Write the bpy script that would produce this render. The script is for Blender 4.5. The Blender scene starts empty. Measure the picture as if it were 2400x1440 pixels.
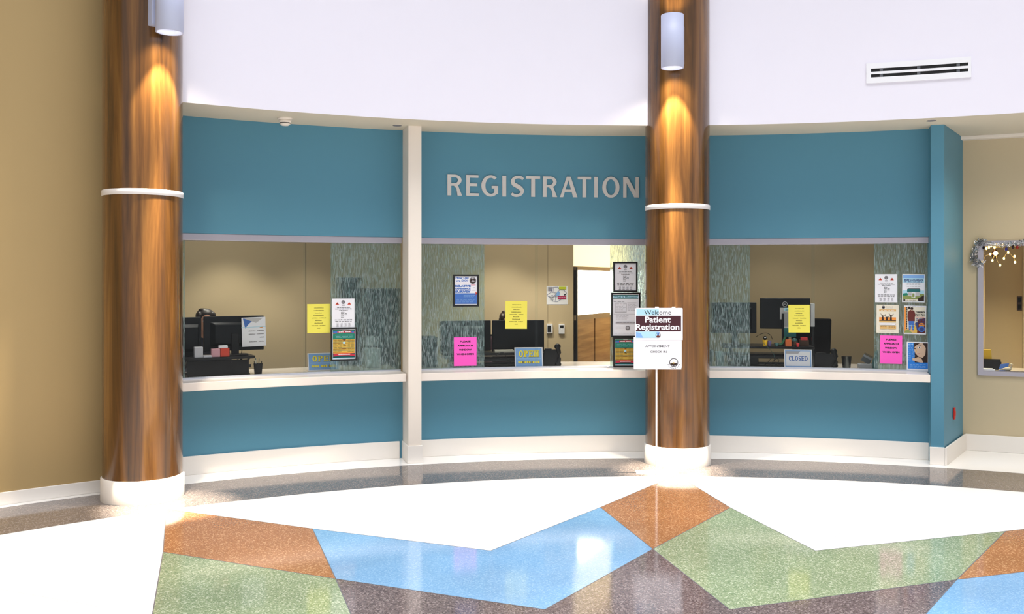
import bpy, bmesh, math, random
from mathutils import Vector, Matrix
random.seed(7)
PI = math.pi
scene = bpy.context.scene
COL = scene.collection

# ---------------------------------------------------------------- camera and the plan of the round hall
F = 2186.0          # focal length in pixels of the 2400 px wide frame
HY = 657.0          # eye level line
EYE = 1.75
CX, CY = 1.33, 1.232            # centre of the rotunda
RW = 8.30                       # blue wall
RDRUM = 7.65                    # upper white wall
RCNT = 8.06                     # counter nose
RG = 8.37                       # glazing
RB = 10.7                       # office back wall
RBEIGE = 9.02
ZS = 3.223                      # soffit
ZH = 2.173                      # window head
ZC = 0.851                      # counter top
cam_d = bpy.data.cameras.new('camera'); cam = bpy.data.objects.new('camera', cam_d); COL.objects.link(cam)
cam.location = (0, 0, EYE); cam.rotation_euler = (PI/2, 0, 0)
cam_d.sensor_width = 36; cam_d.lens = F/2400*36; cam_d.shift_y = (HY-720)/2400; cam_d.clip_start = 0.05; cam_d.clip_end = 200
scene.camera = cam

def hit(px, R):
    a = (px-1200)/F
    A = a*a+1; B = -2*(a*CX+CY); K = CX*CX+CY*CY-R*R
    Y = (-B+math.sqrt(B*B-4*A*K))/(2*A)
    X = a*Y
    return math.atan2(X-CX, Y-CY), X, Y
def th(px, R): return hit(px, R)[0]
def zat(py, Y): return EYE+(HY-py)*Y/F
def zpx(px, py, R): return zat(py, hit(px, R)[2])
def pol(t, r, z=0.0): return Vector((CX+r*math.sin(t), CY+r*math.cos(t), z))
def gnd(px, py):
    Y = EYE*F/(py-HY); return ((px-1200)/F*Y, Y)

# ---------------------------------------------------------------- materials
def lin(c):
    o = []
    for v in c:
        v = v/255.0
        o.append(v/12.92 if v <= 0.04045 else ((v+0.055)/1.055)**2.4)
    return (o[0], o[1], o[2], 1.0)
M = {}
def mat(name, col, rough=0.6, metal=0.0, emit=0.0, ecol=None, spec=0.5, coat=0.0, bump=0.0, bscale=200.0, vary=0.0, vscale=3.0):
    m = bpy.data.materials.new(name); m.use_nodes = True
    nt = m.node_tree; p = nt.nodes['Principled BSDF']
    c = lin(col)
    p.inputs['Base Color'].default_value = c
    p.inputs['Roughness'].default_value = rough; p.inputs['Metallic'].default_value = metal
    p.inputs['Specular IOR Level'].default_value = spec; p.inputs['Coat Weight'].default_value = coat
    p.inputs['Coat Roughness'].default_value = 0.12
    if emit:
        p.inputs['Emission Color'].default_value = lin(ecol or col); p.inputs['Emission Strength'].default_value = emit
    if bump or vary:
        tc = nt.nodes.new('ShaderNodeTexCoord')
        if bump:
            n = nt.nodes.new('ShaderNodeTexNoise'); n.inputs['Scale'].default_value = bscale; n.inputs['Detail'].default_value = 3
            nt.links.new(tc.outputs['Object'], n.inputs['Vector'])
            b = nt.nodes.new('ShaderNodeBump'); b.inputs['Strength'].default_value = bump; b.inputs['Distance'].default_value = 0.002
            nt.links.new(n.outputs['Fac'], b.inputs['Height']); nt.links.new(b.outputs['Normal'], p.inputs['Normal'])
        if vary:
            n2 = nt.nodes.new('ShaderNodeTexNoise'); n2.inputs['Scale'].default_value = vscale; n2.inputs['Detail'].default_value = 5
            nt.links.new(tc.outputs['Object'], n2.inputs['Vector'])
            r = nt.nodes.new('ShaderNodeValToRGB')
            r.color_ramp.elements[0].position = 0.3; r.color_ramp.elements[1].position = 0.7
            r.color_ramp.elements[0].color = tuple(x*(1-vary) for x in c[:3])+(1,); r.color_ramp.elements[1].color = tuple(min(1, x*(1+vary)) for x in c[:3])+(1,)
            nt.links.new(n2.outputs['Fac'], r.inputs['Fac']); nt.links.new(r.outputs['Color'], p.inputs['Base Color'])
    M[name] = m; return m

def terrazzo(name, base, chips, rough=0.09, scale=135.0, amount=0.5):
    m = bpy.data.materials.new(name); m.use_nodes = True; nt = m.node_tree; p = nt.nodes['Principled BSDF']
    tc = nt.nodes.new('ShaderNodeTexCoord')
    v = nt.nodes.new('ShaderNodeTexVoronoi'); v.inputs['Scale'].default_value = scale
    nt.links.new(tc.outputs['Object'], v.inputs['Vector'])
    sep = nt.nodes.new('ShaderNodeSeparateColor'); nt.links.new(v.outputs['Color'], sep.inputs['Color'])
    r = nt.nodes.new('ShaderNodeValToRGB'); r.color_ramp.interpolation = 'CONSTANT'
    el = r.color_ramp.elements
    el[0].position = 0.0; el[0].color = lin(base)
    el[1].position = 1-amount; el[1].color = lin(chips[0])
    for i, c in enumerate(chips[1:], 1):
        e = el.new(1-amount+amount*i/len(chips)); e.color = lin(c)
    nt.links.new(sep.outputs['Red'], r.inputs['Fac'])
    n = nt.nodes.new('ShaderNodeTexNoise'); n.inputs['Scale'].default_value = 1.6; n.inputs['Detail'].default_value = 4
    nt.links.new(tc.outputs['Object'], n.inputs['Vector'])
    mx = nt.nodes.new('ShaderNodeMix'); mx.data_type = 'RGBA'; mx.blend_type = 'MULTIPLY'
    mr = nt.nodes.new('ShaderNodeMapRange'); mr.inputs['From Min'].default_value = 0.3; mr.inputs['From Max'].default_value = 0.7
    mr.inputs['To Min'].default_value = 0.88; mr.inputs['To Max'].default_value = 1.06
    nt.links.new(n.outputs['Fac'], mr.inputs['Value'])
    mx.inputs[0].default_value = 1.0
    nt.links.new(r.outputs['Color'], mx.inputs[6]); nt.links.new(mr.outputs['Result'], mx.inputs[7])
    nt.links.new(mx.outputs[2], p.inputs['Base Color'])
    p.inputs['Roughness'].default_value = rough; p.inputs['Specular IOR Level'].default_value = 0.75
    M[name] = m

def wood(name, dark, mid, light, xs=14.0, zs=0.55, rough=0.22, coat=0.5):
    m = bpy.data.materials.new(name); m.use_nodes = True; nt = m.node_tree; p = nt.nodes['Principled BSDF']
    tc = nt.nodes.new('ShaderNodeTexCoord'); mp = nt.nodes.new('ShaderNodeMapping')
    mp.inputs['Scale'].default_value = (xs, xs, zs); nt.links.new(tc.outputs['Object'], mp.inputs['Vector'])
    n = nt.nodes.new('ShaderNodeTexNoise'); n.inputs['Scale'].default_value = 1.0; n.inputs['Detail'].default_value = 7; n.inputs['Roughness'].default_value = 0.62
    n.inputs['Distortion'].default_value = 0.4
    nt.links.new(mp.outputs['Vector'], n.inputs['Vector'])
    r = nt.nodes.new('ShaderNodeValToRGB'); el = r.color_ramp.elements
    el[0].position = 0.33; el[0].color = lin(dark); el[1].position = 0.68; el[1].color = lin(light)
    e = el.new(0.5); e.color = lin(mid)
    nt.links.new(n.outputs['Fac'], r.inputs['Fac']); nt.links.new(r.outputs['Color'], p.inputs['Base Color'])
    p.inputs['Roughness'].default_value = rough; p.inputs['Coat Weight'].default_value = coat; p.inputs['Coat Roughness'].default_value = 0.08
    M[name] = m

def clear_glass(name, tint=(0.93, 0.96, 0.95), ior=1.5):
    m = bpy.data.materials.new(name); m.use_nodes = True; nt = m.node_tree
    for n in list(nt.nodes): nt.nodes.remove(n)
    o = nt.nodes.new('ShaderNodeOutputMaterial'); mx = nt.nodes.new('ShaderNodeMixShader')
    t = nt.nodes.new('ShaderNodeBsdfTransparent'); t.inputs['Color'].default_value = tint+(1,)
    g = nt.nodes.new('ShaderNodeBsdfGlossy'); g.inputs['Roughness'].default_value = 0.01
    fr = nt.nodes.new('ShaderNodeFresnel'); fr.inputs['IOR'].default_value = ior
    nt.links.new(fr.outputs['Fac'], mx.inputs[0]); nt.links.new(t.outputs[0], mx.inputs[1]); nt.links.new(g.outputs[0], mx.inputs[2])
    nt.links.new(mx.outputs[0], o.inputs['Surface']); M[name] = m

def rain_glass(name):
    m = bpy.data.materials.new(name); m.use_nodes = True; nt = m.node_tree
    for n in list(nt.nodes): nt.nodes.remove(n)
    L = nt.links.new
    o = nt.nodes.new('ShaderNodeOutputMaterial')
    tc = nt.nodes.new('ShaderNodeTexCoord'); mp = nt.nodes.new('ShaderNodeMapping'); mp.inputs['Scale'].default_value = (105, 105, 15)
    L(tc.outputs['Object'], mp.inputs['Vector'])
    n = nt.nodes.new('ShaderNodeTexNoise'); n.inputs['Scale'].default_value = 1.0; n.inputs['Detail'].default_value = 2.5; n.inputs['Distortion'].default_value = 0.9
    L(mp.outputs['Vector'], n.inputs['Vector'])
    b = nt.nodes.new('ShaderNodeBump'); b.inputs['Strength'].default_value = 0.55; b.inputs['Distance'].default_value = 0.006; L(n.outputs['Fac'], b.inputs['Height'])
    g = nt.nodes.new('ShaderNodeBsdfGlass'); g.inputs['Color'].default_value = (0.80, 0.90, 0.88, 1); g.inputs['IOR'].default_value = 1.16; g.inputs['Roughness'].default_value = 0.03
    L(b.outputs['Normal'], g.inputs['Normal'])
    tr = nt.nodes.new('ShaderNodeBsdfTransparent'); tr.inputs['Color'].default_value = (0.80, 0.90, 0.88, 1)
    mx0 = nt.nodes.new('ShaderNodeMixShader'); mx0.inputs[0].default_value = 0.35; L(g.outputs[0], mx0.inputs[1]); L(tr.outputs[0], mx0.inputs[2])
    gl = nt.nodes.new('ShaderNodeBsdfGlossy'); gl.inputs['Roughness'].default_value = 0.22; gl.inputs['Color'].default_value = (0.78, 0.88, 0.92, 1); L(b.outputs['Normal'], gl.inputs['Normal'])
    df = nt.nodes.new('ShaderNodeBsdfDiffuse'); df.inputs['Color'].default_value = (0.31, 0.40, 0.37, 1)
    add = nt.nodes.new('ShaderNodeMixShader'); add.inputs[0].default_value = 0.55; L(gl.outputs[0], add.inputs[1]); L(df.outputs[0], add.inputs[2])
    r = nt.nodes.new('ShaderNodeValToRGB'); r.color_ramp.elements[0].position = 0.47; r.color_ramp.elements[0].color = (0.07, 0.07, 0.07, 1)
    r.color_ramp.elements[1].position = 0.66; r.color_ramp.elements[1].color = (0.46, 0.46, 0.46, 1)
    L(n.outputs['Fac'], r.inputs['Fac'])
    mx = nt.nodes.new('ShaderNodeMixShader'); L(r.outputs['Color'], mx.inputs[0]); L(mx0.outputs[0], mx.inputs[1]); L(add.outputs[0], mx.inputs[2])
    L(mx.outputs[0], o.inputs['Surface']); M[name] = m

mat('blue_paint', (82, 140, 164), 0.55, bump=0.08)
mat('beige_paint', (176, 150, 102), 0.65, bump=0.06)
mat('tan_paint', (200, 184, 152), 0.7, bump=0.06)
mat('office_paint', (204, 184, 148), 0.7, bump=0.06)
mat('drum_paint', (231, 228, 239), 0.7)
mat('soffit_paint', (214, 204, 184), 0.75)
mat('cream_paint', (238, 228, 216), 0.5)
mat('base_white', (240, 234, 226), 0.45)
mat('quartz', (238, 228, 218), 0.16, vary=0.04, vscale=4)
mat('aluminium', (178, 174, 184), 0.38, metal=0.55)
mat('alu_light', (200, 205, 216), 0.35, metal=0.3)
mat('sconce_paint', (190, 196, 222), 0.4)
mat('sconce_inside', (34, 34, 38), 0.6)
mat('lamp_glow', (255, 255, 255), 0.4, emit=6.0, ecol=(255, 248, 234))
mat('band_white', (235, 230, 228), 0.35)
mat('letter_metal', (214, 210, 206), 0.4, metal=0.15)
mat('white_metal', (236, 236, 240), 0.4)
mat('slot_black', (6, 6, 8), 0.6)
mat('slot_clip', (110, 112, 118), 0.4, metal=0.5)
mat('black_plastic', (11, 11, 13), 0.42, spec=0.25)
mat('black_matte', (8, 8, 9), 0.7, spec=0.2)
mat('monitor_back', (12, 15, 18), 0.35, spec=0.2)
mat('black_fabric', (11, 11, 12), 0.9, bump=0.2, spec=0.2)
mat('dark_teal', (22, 36, 38), 0.55, spec=0.3)
mat('frame_black', (12, 12, 13), 0.35)
mat('silver', (190, 190, 192), 0.3, metal=0.8)
mat('grey_plastic', (150, 152, 156), 0.5)
mat('grey_light', (196, 194, 194), 0.5)
mat('paper', (240, 240, 246), 0.7)
mat('paper_cream', (234, 226, 206), 0.7)
mat('paper_yellow', (238, 228, 92), 0.7)
mat('paper_pink', (255, 92, 200), 0.7)
mat('seam', (150, 134, 106), 0.7)
mat('ink', (28, 24, 28), 0.7)
mat('ink_grey', (120, 118, 122), 0.7)
mat('ink_light', (178, 176, 182), 0.7)
mat('ink_olive', (128, 118, 52), 0.7)
mat('ink_red', (206, 66, 36), 0.7)
mat('ink_crimson', (200, 44, 70), 0.7)
mat('ink_green', (24, 128, 104), 0.7)
mat('ink_teal', (32, 108, 110), 0.7)
mat('ink_yellow', (226, 186, 78), 0.7)
mat('sign_yellow', (255, 236, 60), 0.6)
mat('ink_orange', (238, 150, 62), 0.7)
mat('ink_brown', (104, 40, 34), 0.7)
mat('ink_maroon', (64, 16, 30), 0.6)
mat('ink_blue', (66, 112, 190), 0.7)
mat('ink_navy', (52, 66, 128), 0.7)
mat('ink_brightblue', (40, 130, 222), 0.7)
mat('ink_paleblue', (178, 222, 240), 0.7)
mat('sign_blue', (134, 180, 236), 0.6)
mat('ink_skin', (212, 180, 154), 0.7)
mat('ink_lime', (190, 200, 40), 0.7)
mat('ink_magenta', (176, 22, 84), 0.7)
mat('ink_grass', (138, 152, 84), 0.7)
mat('ink_darkbrown', (48, 28, 22), 0.7)
mat('ink_sand', (222, 180, 110), 0.7)
mat('skin', (214, 160, 132), 0.55)
mat('hair_dark', (34, 22, 18), 0.5)
mat('hair_brown', (62, 44, 30), 0.5)
mat('eye_white', (235, 232, 228), 0.2)
mat('eye_dark', (30, 20, 16), 0.2)
mat('shirt_dark', (38, 40, 56), 0.8)
mat('shirt_plum', (70, 46, 58), 0.8)
mat('trousers', (32, 34, 40), 0.8)
mat('box_white', (206, 206, 214), 0.5)
mat('box_pink', (214, 160, 172), 0.5)
mat('box_red', (214, 62, 34), 0.5)
mat('cup_yellow', (236, 186, 24), 0.4)
mat('cup_purple', (96, 84, 130), 0.4)
mat('cup_teal', (58, 104, 104), 0.4)
mat('toy_orange', (226, 108, 40), 0.5)
mat('toy_red', (214, 44, 48), 0.5)
mat('basket_brown', (84, 56, 38), 0.7)
mat('toy_green', (44, 110, 70), 0.5)
mat('alarm_red', (196, 28, 20), 0.35)
mat('floor_white', (246, 243, 238), 0.14)
mat('floor_strip', (112, 110, 116), 0.3, metal=0.3)
mat('carpet', (86, 88, 92), 0.95, bump=0.3)
mat('oak_panel_frame', (150, 128, 98), 0.4)
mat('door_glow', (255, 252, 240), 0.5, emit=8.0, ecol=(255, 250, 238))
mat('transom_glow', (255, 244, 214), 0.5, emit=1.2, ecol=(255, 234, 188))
mat('bulb_glow', (255, 220, 140), 0.3, emit=14.0, ecol=(255, 206, 110))
mat('star_glow', (255, 230, 150), 0.3, emit=40.0, ecol=(255, 214, 120))
mat('wire', (210, 190, 140), 0.4, metal=0.4)
mat('tinsel', (214, 214, 216), 0.18, metal=0.95)
mat('bauble_blue', (38, 38, 132), 0.2, metal=0.3)
mat('bauble_dark', (40, 20, 24), 0.2, metal=0.3)
mat('bauble_red', (156, 34, 24), 0.2, metal=0.3)
mat('folder_yellow', (232, 190, 30), 0.5)
mat('folder_blue', (36, 96, 190), 0.5)
mat('figurine', (232, 220, 196), 0.45)
mat('switch_dark', (62, 40, 34), 0.5)
mat('pen_light', (200, 200, 190), 0.4)
mat('screen_off', (8, 9, 12), 0.15)
clear_glass('clear_glass', (.97, .985, .98), 1.25)
clear_glass('smoky_plastic', (0.62, 0.64, 0.64), 1.3)
rain_glass('rain_glass')
wood('column_wood', (54, 34, 14), (98, 64, 27), (136, 94, 44), xs=9.0, zs=0.45)
wood('panel_oak', (150, 112, 62), (178, 138, 84), (196, 158, 104), xs=1.2, zs=16.0, rough=0.4, coat=0.1)
terrazzo('terrazzo_grey', (112, 102, 98), [(86, 78, 76), (140, 130, 124), (96, 88, 86)])
terrazzo('terrazzo_dark', (104, 92, 92), [(78, 68, 70), (136, 124, 122), (90, 80, 82)])
terrazzo('terrazzo_orange', (156, 108, 72), [(142, 96, 62), (188, 146, 108), (148, 102, 68)])
terrazzo('terrazzo_green', (136, 150, 118), [(110, 128, 96), (172, 180, 154), (124, 138, 108)])
terrazzo('terrazzo_blue', (118, 158, 192), [(108, 150, 186), (134, 170, 200), (114, 154, 188)])

# ---------------------------------------------------------------- mesh builder
class MB:
    def __init__(s): s.v = []; s.f = []; s.m = []; s.sm = []
    def face(s, pts, m, smooth=False):
        i = len(s.v); s.v += [tuple(p) for p in pts]; s.f.append(tuple(range(i, i+len(pts)))); s.m.append(m); s.sm.append(smooth)
    def mesh(s, vs, fs, m, smooth=False):
        i = len(s.v); s.v += [tuple(p) for p in vs]
        for f in fs: s.f.append(tuple(i+k for k in f)); s.m.append(m); s.sm.append(smooth)
    def hexa(s, p, m):   # p: 4 bottom + 4 top corners, counter-clockwise from above
        s.mesh(p, [(3, 2, 1, 0), (4, 5, 6, 7), (0, 1, 5, 4), (1, 2, 6, 5), (2, 3, 7, 6), (3, 0, 4, 7)], m)
    def box(s, x0, x1, y0, y1, z0, z1, m, T=None):
        p = [(x0, y0, z0), (x1, y0, z0), (x1, y1, z0), (x0, y1, z0), (x0, y0, z1), (x1, y0, z1), (x1, y1, z1), (x0, y1, z1)]
        if T: p = [T @ Vector(q) for q in p]
        s.hexa(p, m)
    def prism(s, poly, y0, y1, m):   # outline in x,z (counter-clockwise seen from -Y) from y0 (front) to y1
        n = len(poly)
        s.face([(x, y0, z) for x, z in poly], m); s.face([(x, y1, z) for x, z in reversed(poly)], m)
        for i in range(n):
            a, b = poly[i], poly[(i+1) % n]
            s.face([(a[0], y0, a[1]), (a[0], y1, a[1]), (b[0], y1, b[1]), (b[0], y0, b[1])], m)
    def lathe(s, prof, m, c=(0, 0, 0), n=32, T=None, smooth=True):
        vs = []; fs = []
        for r, z in prof:
            for k in range(n):
                a = 2*PI*k/n; q = Vector((c[0]+r*math.cos(a), c[1]+r*math.sin(a), c[2]+z)); vs.append(T @ q if T else q)
        for i in range(len(prof)-1):
            for k in range(n):
                k2 = (k+1) % n; fs.append((i*n+k, i*n+k2, (i+1)*n+k2, (i+1)*n+k))
        s.mesh(vs, fs, m, smooth)
        if prof[0][0] > 1e-6: s.face([vs[k] for k in reversed(range(n))], m)
        if prof[-1][0] > 1e-6: s.face([vs[(len(prof)-1)*n+k] for k in range(n)], m)
    def tube(s, path, r, m, n=8):
        P = [Vector(p) for p in path]; R = r if isinstance(r, (list, tuple)) else [r]*len(P)
        vs = []; fs = []
        for i, p in enumerate(P):
            d = (P[min(i+1, len(P)-1)]-P[max(i-1, 0)]).normalized()
            u = d.cross(Vector((0, 0, 1)))
            if u.length < 1e-4: u = d.cross(Vector((1, 0, 0)))
            u.normalize(); w = d.cross(u)
            for k in range(n):
                a = 2*PI*k/n; vs.append(p+(u*math.cos(a)+w*math.sin(a))*R[i])
        for i in range(len(P)-1):
            for k in range(n):
                k2 = (k+1) % n; fs.append((i*n+k, i*n+k2, (i+1)*n+k2, (i+1)*n+k))
        s.mesh(vs, fs, m, True)
        s.face([vs[k] for k in reversed(range(n))], m); s.face([vs[(len(P)-1)*n+k] for k in range(n)], m)
    def ball(s, c, r, m, nu=14, nv=9):
        rr = r if isinstance(r, (list, tuple)) else (r, r, r)
        vs = [(c[0], c[1], c[2]-rr[2])]; fs = []
        for j in range(1, nv):
            b = -PI/2+PI*j/nv
            for k in range(nu):
                a = 2*PI*k/nu; vs.append((c[0]+rr[0]*math.cos(b)*math.cos(a), c[1]+rr[1]*math.cos(b)*math.sin(a), c[2]+rr[2]*math.sin(b)))
        vs.append((c[0], c[1], c[2]+rr[2])); top = len(vs)-1
        for k in range(nu):
            k2 = (k+1) % nu; fs.append((0, 1+k2, 1+k)); fs.append((top, 1+(nv-2)*nu+k, 1+(nv-2)*nu+k2))
            for j in range(nv-2): fs.append((1+j*nu+k, 1+j*nu+k2, 1+(j+1)*nu+k2, 1+(j+1)*nu+k))
        s.mesh(vs, fs, m, True)
    def arc(s, t0, t1, r0, r1, z0, z1, m, n=None):   # a curved block about the centre of the hall
        n = n or max(2, int(abs(t1-t0)/math.radians(0.8)))
        vs = []; fs = []
        for i in range(n+1):
            t = t0+(t1-t0)*i/n
            vs += [pol(t, r0, z0), pol(t, r1, z0), pol(t, r1, z1), pol(t, r0, z1)]
        for i in range(n):
            a = i*4; b = a+4
            fs += [(a, a+3, b+3, b), (a+1, b+1, b+2, a+2), (a+3, a+2, b+2, b+3), (a, b, b+1, a+1)]
        fs += [(0, 1, 2, 3), (n*4+3, n*4+2, n*4+1, n*4)]
        i0 = len(s.v); s.mesh(vs, fs, m, False)
    def build(s, name, parent=None, loc=None, rz=None, bevel=0.0, seg=2, rot=None):
        me = bpy.data.meshes.new(name)
        me.from_pydata(s.v, [], s.f)
        keys = []
        for k in s.m:
            if k not in keys: keys.append(k)
        for k in keys: me.materials.append(M[k])
        ix = {k: i for i, k in enumerate(keys)}
        me.polygons.foreach_set('material_index', [ix[k] for k in s.m]); me.polygons.foreach_set('use_smooth', s.sm)
        me.update()
        o = bpy.data.objects.new(name, me); COL.objects.link(o)
        if parent: o.parent = parent
        if loc is not None: o.location = loc
        if rz is not None: o.rotation_euler = (0, 0, rz)
        if rot is not None: o.rotation_euler = rot
        if bevel:
            b = o.modifiers.new('edge', 'BEVEL'); b.width = bevel; b.segments = seg; b.limit_method = 'ANGLE'; b.angle_limit = 0.7
        return o

def tag(o, label, cat, group=None, kind=None):
    o['label'] = label; o['category'] = cat
    if group: o['group'] = group
    if kind: o['kind'] = kind
    return o
def thing(name, label, cat, loc=(0, 0, 0), rz=0.0, group=None, rot=None):
    o = bpy.data.objects.new(name, None); COL.objects.link(o); o.empty_display_size = 0.1
    o.location = loc; o.rotation_euler = rot or (0, 0, rz)
    return tag(o, label, cat, group)
def struct(o, label, cat):
    o['kind'] = 'structure'; o['label'] = label; o['category'] = cat; return o
def frame(px, R, z=0.0):
    t, X, Y = hit(px, R); return (X, Y, z), -t

# text -------------------------------------------------------------------------------------
_tc = {}
def text_faces(txt, bold=0.0):
    k = (txt, bold)
    if k in _tc: return _tc[k]
    cu = bpy.data.curves.new('writing', 'FONT'); cu.body = txt; cu.size = 1.0; cu.offset = bold; cu.resolution_u = 3; cu.fill_mode = 'FRONT'
    ob = bpy.data.objects.new('writing', cu); COL.objects.link(ob)
    dg = bpy.context.evaluated_depsgraph_get(); dg.update()
    ev = ob.evaluated_get(dg); me = ev.to_mesh()
    vs = [(v.co.x, v.co.y) for v in me.vertices]; fs = []
    for p in me.polygons:
        idx = list(p.vertices)
        ar = sum(vs[idx[i]][0]*vs[idx[(i+1) % len(idx)]][1]-vs[idx[(i+1) % len(idx)]][0]*vs[idx[i]][1] for i in range(len(idx)))
        fs.append(tuple(idx if ar > 0 else reversed(idx)))
    ev.to_mesh_clear(); bpy.data.objects.remove(ob); bpy.data.curves.remove(cu)
    if vs:
        x0 = min(v[0] for v in vs); x1 = max(v[0] for v in vs); y0 = min(v[1] for v in vs); y1 = max(v[1] for v in vs)
    else: x0 = x1 = y0 = y1 = 0
    _tc[k] = (vs, fs, (x0, x1, y0, y1)); return _tc[k]

# drawn capitals: list of (outline in x 0..w, z 0..1) pieces --------------------------------
def ring(cx, cz, ox, oz, ix, iz, a0=0.0, a1=2*PI, n=28, icx=None):
    out = []
    icx = cx if icx is None else icx
    for i in range(n):
        a = a0+(a1-a0)*i/n; b = a0+(a1-a0)*(i+1)/n
        out.append([(icx+ix*math.cos(a), cz+iz*math.sin(a)), (cx+ox*math.cos(a), cz+oz*math.sin(a)), (cx+ox*math.cos(b), cz+oz*math.sin(b)), (icx+ix*math.cos(b), cz+iz*math.sin(b))])
    return out
def rc(x0, z0, x1, z1): return [(x0, z0), (x1, z0), (x1, z1), (x0, z1)]
def spine(pts, ws):
    out = []; L = []; Rr = []
    for i, p in enumerate(pts):
        a = pts[max(i-1, 0)]; b = pts[min(i+1, len(pts)-1)]
        dx, dz = b[0]-a[0], b[1]-a[1]; l = math.hypot(dx, dz) or 1
        nx, nz = -dz/l, dx/l; w = ws[i]/2
        L.append((p[0]+nx*w, p[1]+nz*w)); Rr.append((p[0]-nx*w, p[1]-nz*w))
    for i in range(len(pts)-1): out.append([Rr[i], Rr[i+1], L[i+1], L[i]])
    return out
def s_curve(w, thick, thin):
    pts = []; ws = []
    ctrl = [(0.90, 0.84), (0.74, 0.93), (0.52, 0.945), (0.30, 0.90), (0.16, 0.76), (0.22, 0.61), (0.44, 0.52), (0.66, 0.43), (0.83, 0.29), (0.74, 0.13), (0.50, 0.055), (0.26, 0.065), (0.08, 0.15)]
    wd = [thin, thin, thin, thin*1.1, thick*.95, thick, thick*1.05, thick*1.05, thick*.95, thin*1.1, thin, thin, thin]
    n = len(ctrl)
    for i in range(n-1):
        p0, p1, p2, p3 = ctrl[max(i-1, 0)], ctrl[i], ctrl[i+1], ctrl[min(i+2, n-1)]
        for k in range(5):
            t = k/5
            f = lambda a, b, c, d: 0.5*((2*b)+(-a+c)*t+(2*a-5*b+4*c-d)*t*t+(-a+3*b-3*c+d)*t**3)
            pts.append((f(p0[0], p1[0], p2[0], p3[0])*w, f(p0[1], p1[1], p2[1], p3[1]))); ws.append(wd[i]*(1-t)+wd[i+1]*t)
    pts.append((ctrl[-1][0]*w, ctrl[-1][1])); ws.append(wd[-1])
    return spine(pts, ws)
def glyph(ch, w, T=0.18, t=0.115, serif=0.0):
    g = []
    sf = serif
    def slab(x, z, l=None):
        if sf: g.append(rc(x-(l or sf*1.1), z, x+T+(l or sf*1.1), z+sf*0.75))
    if ch == 'I': g.append(rc(0, 0, w, 1))
    elif ch == 'E':
        g += [rc(0, 0, T, 1), rc(0, 0, w, t), rc(0, 1-t, w*.97, 1), rc(0, .47, w*.88, .47+t)]
        if sf: slab(0, 0); slab(0, 1-sf*.75); g += [rc(w-sf*.7, 0, w, .3), rc(w-sf*.7, .7, w, 1), rc(w*.7, .36, w*.7+sf*.7, .68)]
    elif ch == 'L':
        g += [rc(0, 0, T, 1), rc(0, 0, w, t)]; slab(0, 1-sf*.75)
        if sf: g.append(rc(w-sf*.8, 0, w, .32))
    elif ch == 'T':
        g += [rc(0, 1-t, w, 1), rc(w/2-T/2, 0, w/2+T/2, 1)]
    elif ch == 'N':
        s = T*.86
        g += [rc(0, 0, s, 1), rc(w-s, 0, w, 1), [(0, 1), (w-T*1.15, 0), (w, 0), (T*1.15, 1)]]
        if sf: slab(0, 0); slab(0, 1-sf*.75); g.append(rc(w-T-sf, 1-sf*.75, w+sf, 1))
    elif ch == 'A':
        ap = w*.5
        g += [[(0, 0), (T*.85, 0), (ap+t*.3, 1), (ap-t*.75, 1)], [(w-T*1.15, 0), (w, 0), (ap+t*.75, 1), (ap-t*.5, 1)], rc(w*.2, .26, w*.8, .26+t*.9)]
    elif ch == 'O': g += ring(w/2, .5, w/2, .515, w/2-T, .515-t)
    elif ch == 'C':
        g += ring(w/2, .5, w/2, .515, w/2-T, .515-t, math.radians(42), math.radians(318), icx=w/2+.01)
        if sf: g += [rc(w*.86, .66, w, .98), rc(w*.9, .08, w, .3)]
    elif ch == 'G':
        g += ring(w*.56, .5, w*.56, .515, w*.56-T, .515-t, math.radians(50), math.radians(312), icx=w*.57)
        g += [rc(w-T, .10, w, .50), rc(w*.62, .50-t, w, .50)]
    elif ch == 'D':
        g += [rc(0, 0, T, 1), rc(0, 0, w*.45, t), rc(0, 1-t, w*.45, 1)] + ring(w*.42, .5, w*.58, .5, w*.58-T, .5-t, -PI/2, PI/2, 18)
        slab(0, 0, sf); slab(0, 1-sf*.75, sf)
    elif ch in 'PR':
        bz = .735; bh = .265
        g += [rc(0, 0, T, 1), rc(0, 1-t, w*.55, 1), rc(0, bz-bh, w*.55, bz-bh+t*.9)] + ring(w*.5, bz, w*.46, bh, w*.46-T*.92, bh-t*.95, -PI/2, PI/2, 18)
        if ch == 'R': g += [[(w*.40, .5), (w*.70, .52), (w, 0), (w-T*1.2, 0), (w*.62, .33)]]
        if sf: slab(0, 0); slab(0, 1-sf*.75, sf)
    elif ch == 'S': g += s_curve(w, T*1.02, t)
    return g
def area2(p): return sum(p[i][0]*p[(i+1) % len(p)][1]-p[(i+1) % len(p)][0]*p[i][1] for i in range(len(p)))
def ccw(p): return p if area2(p) > 0 else list(reversed(p))

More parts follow.
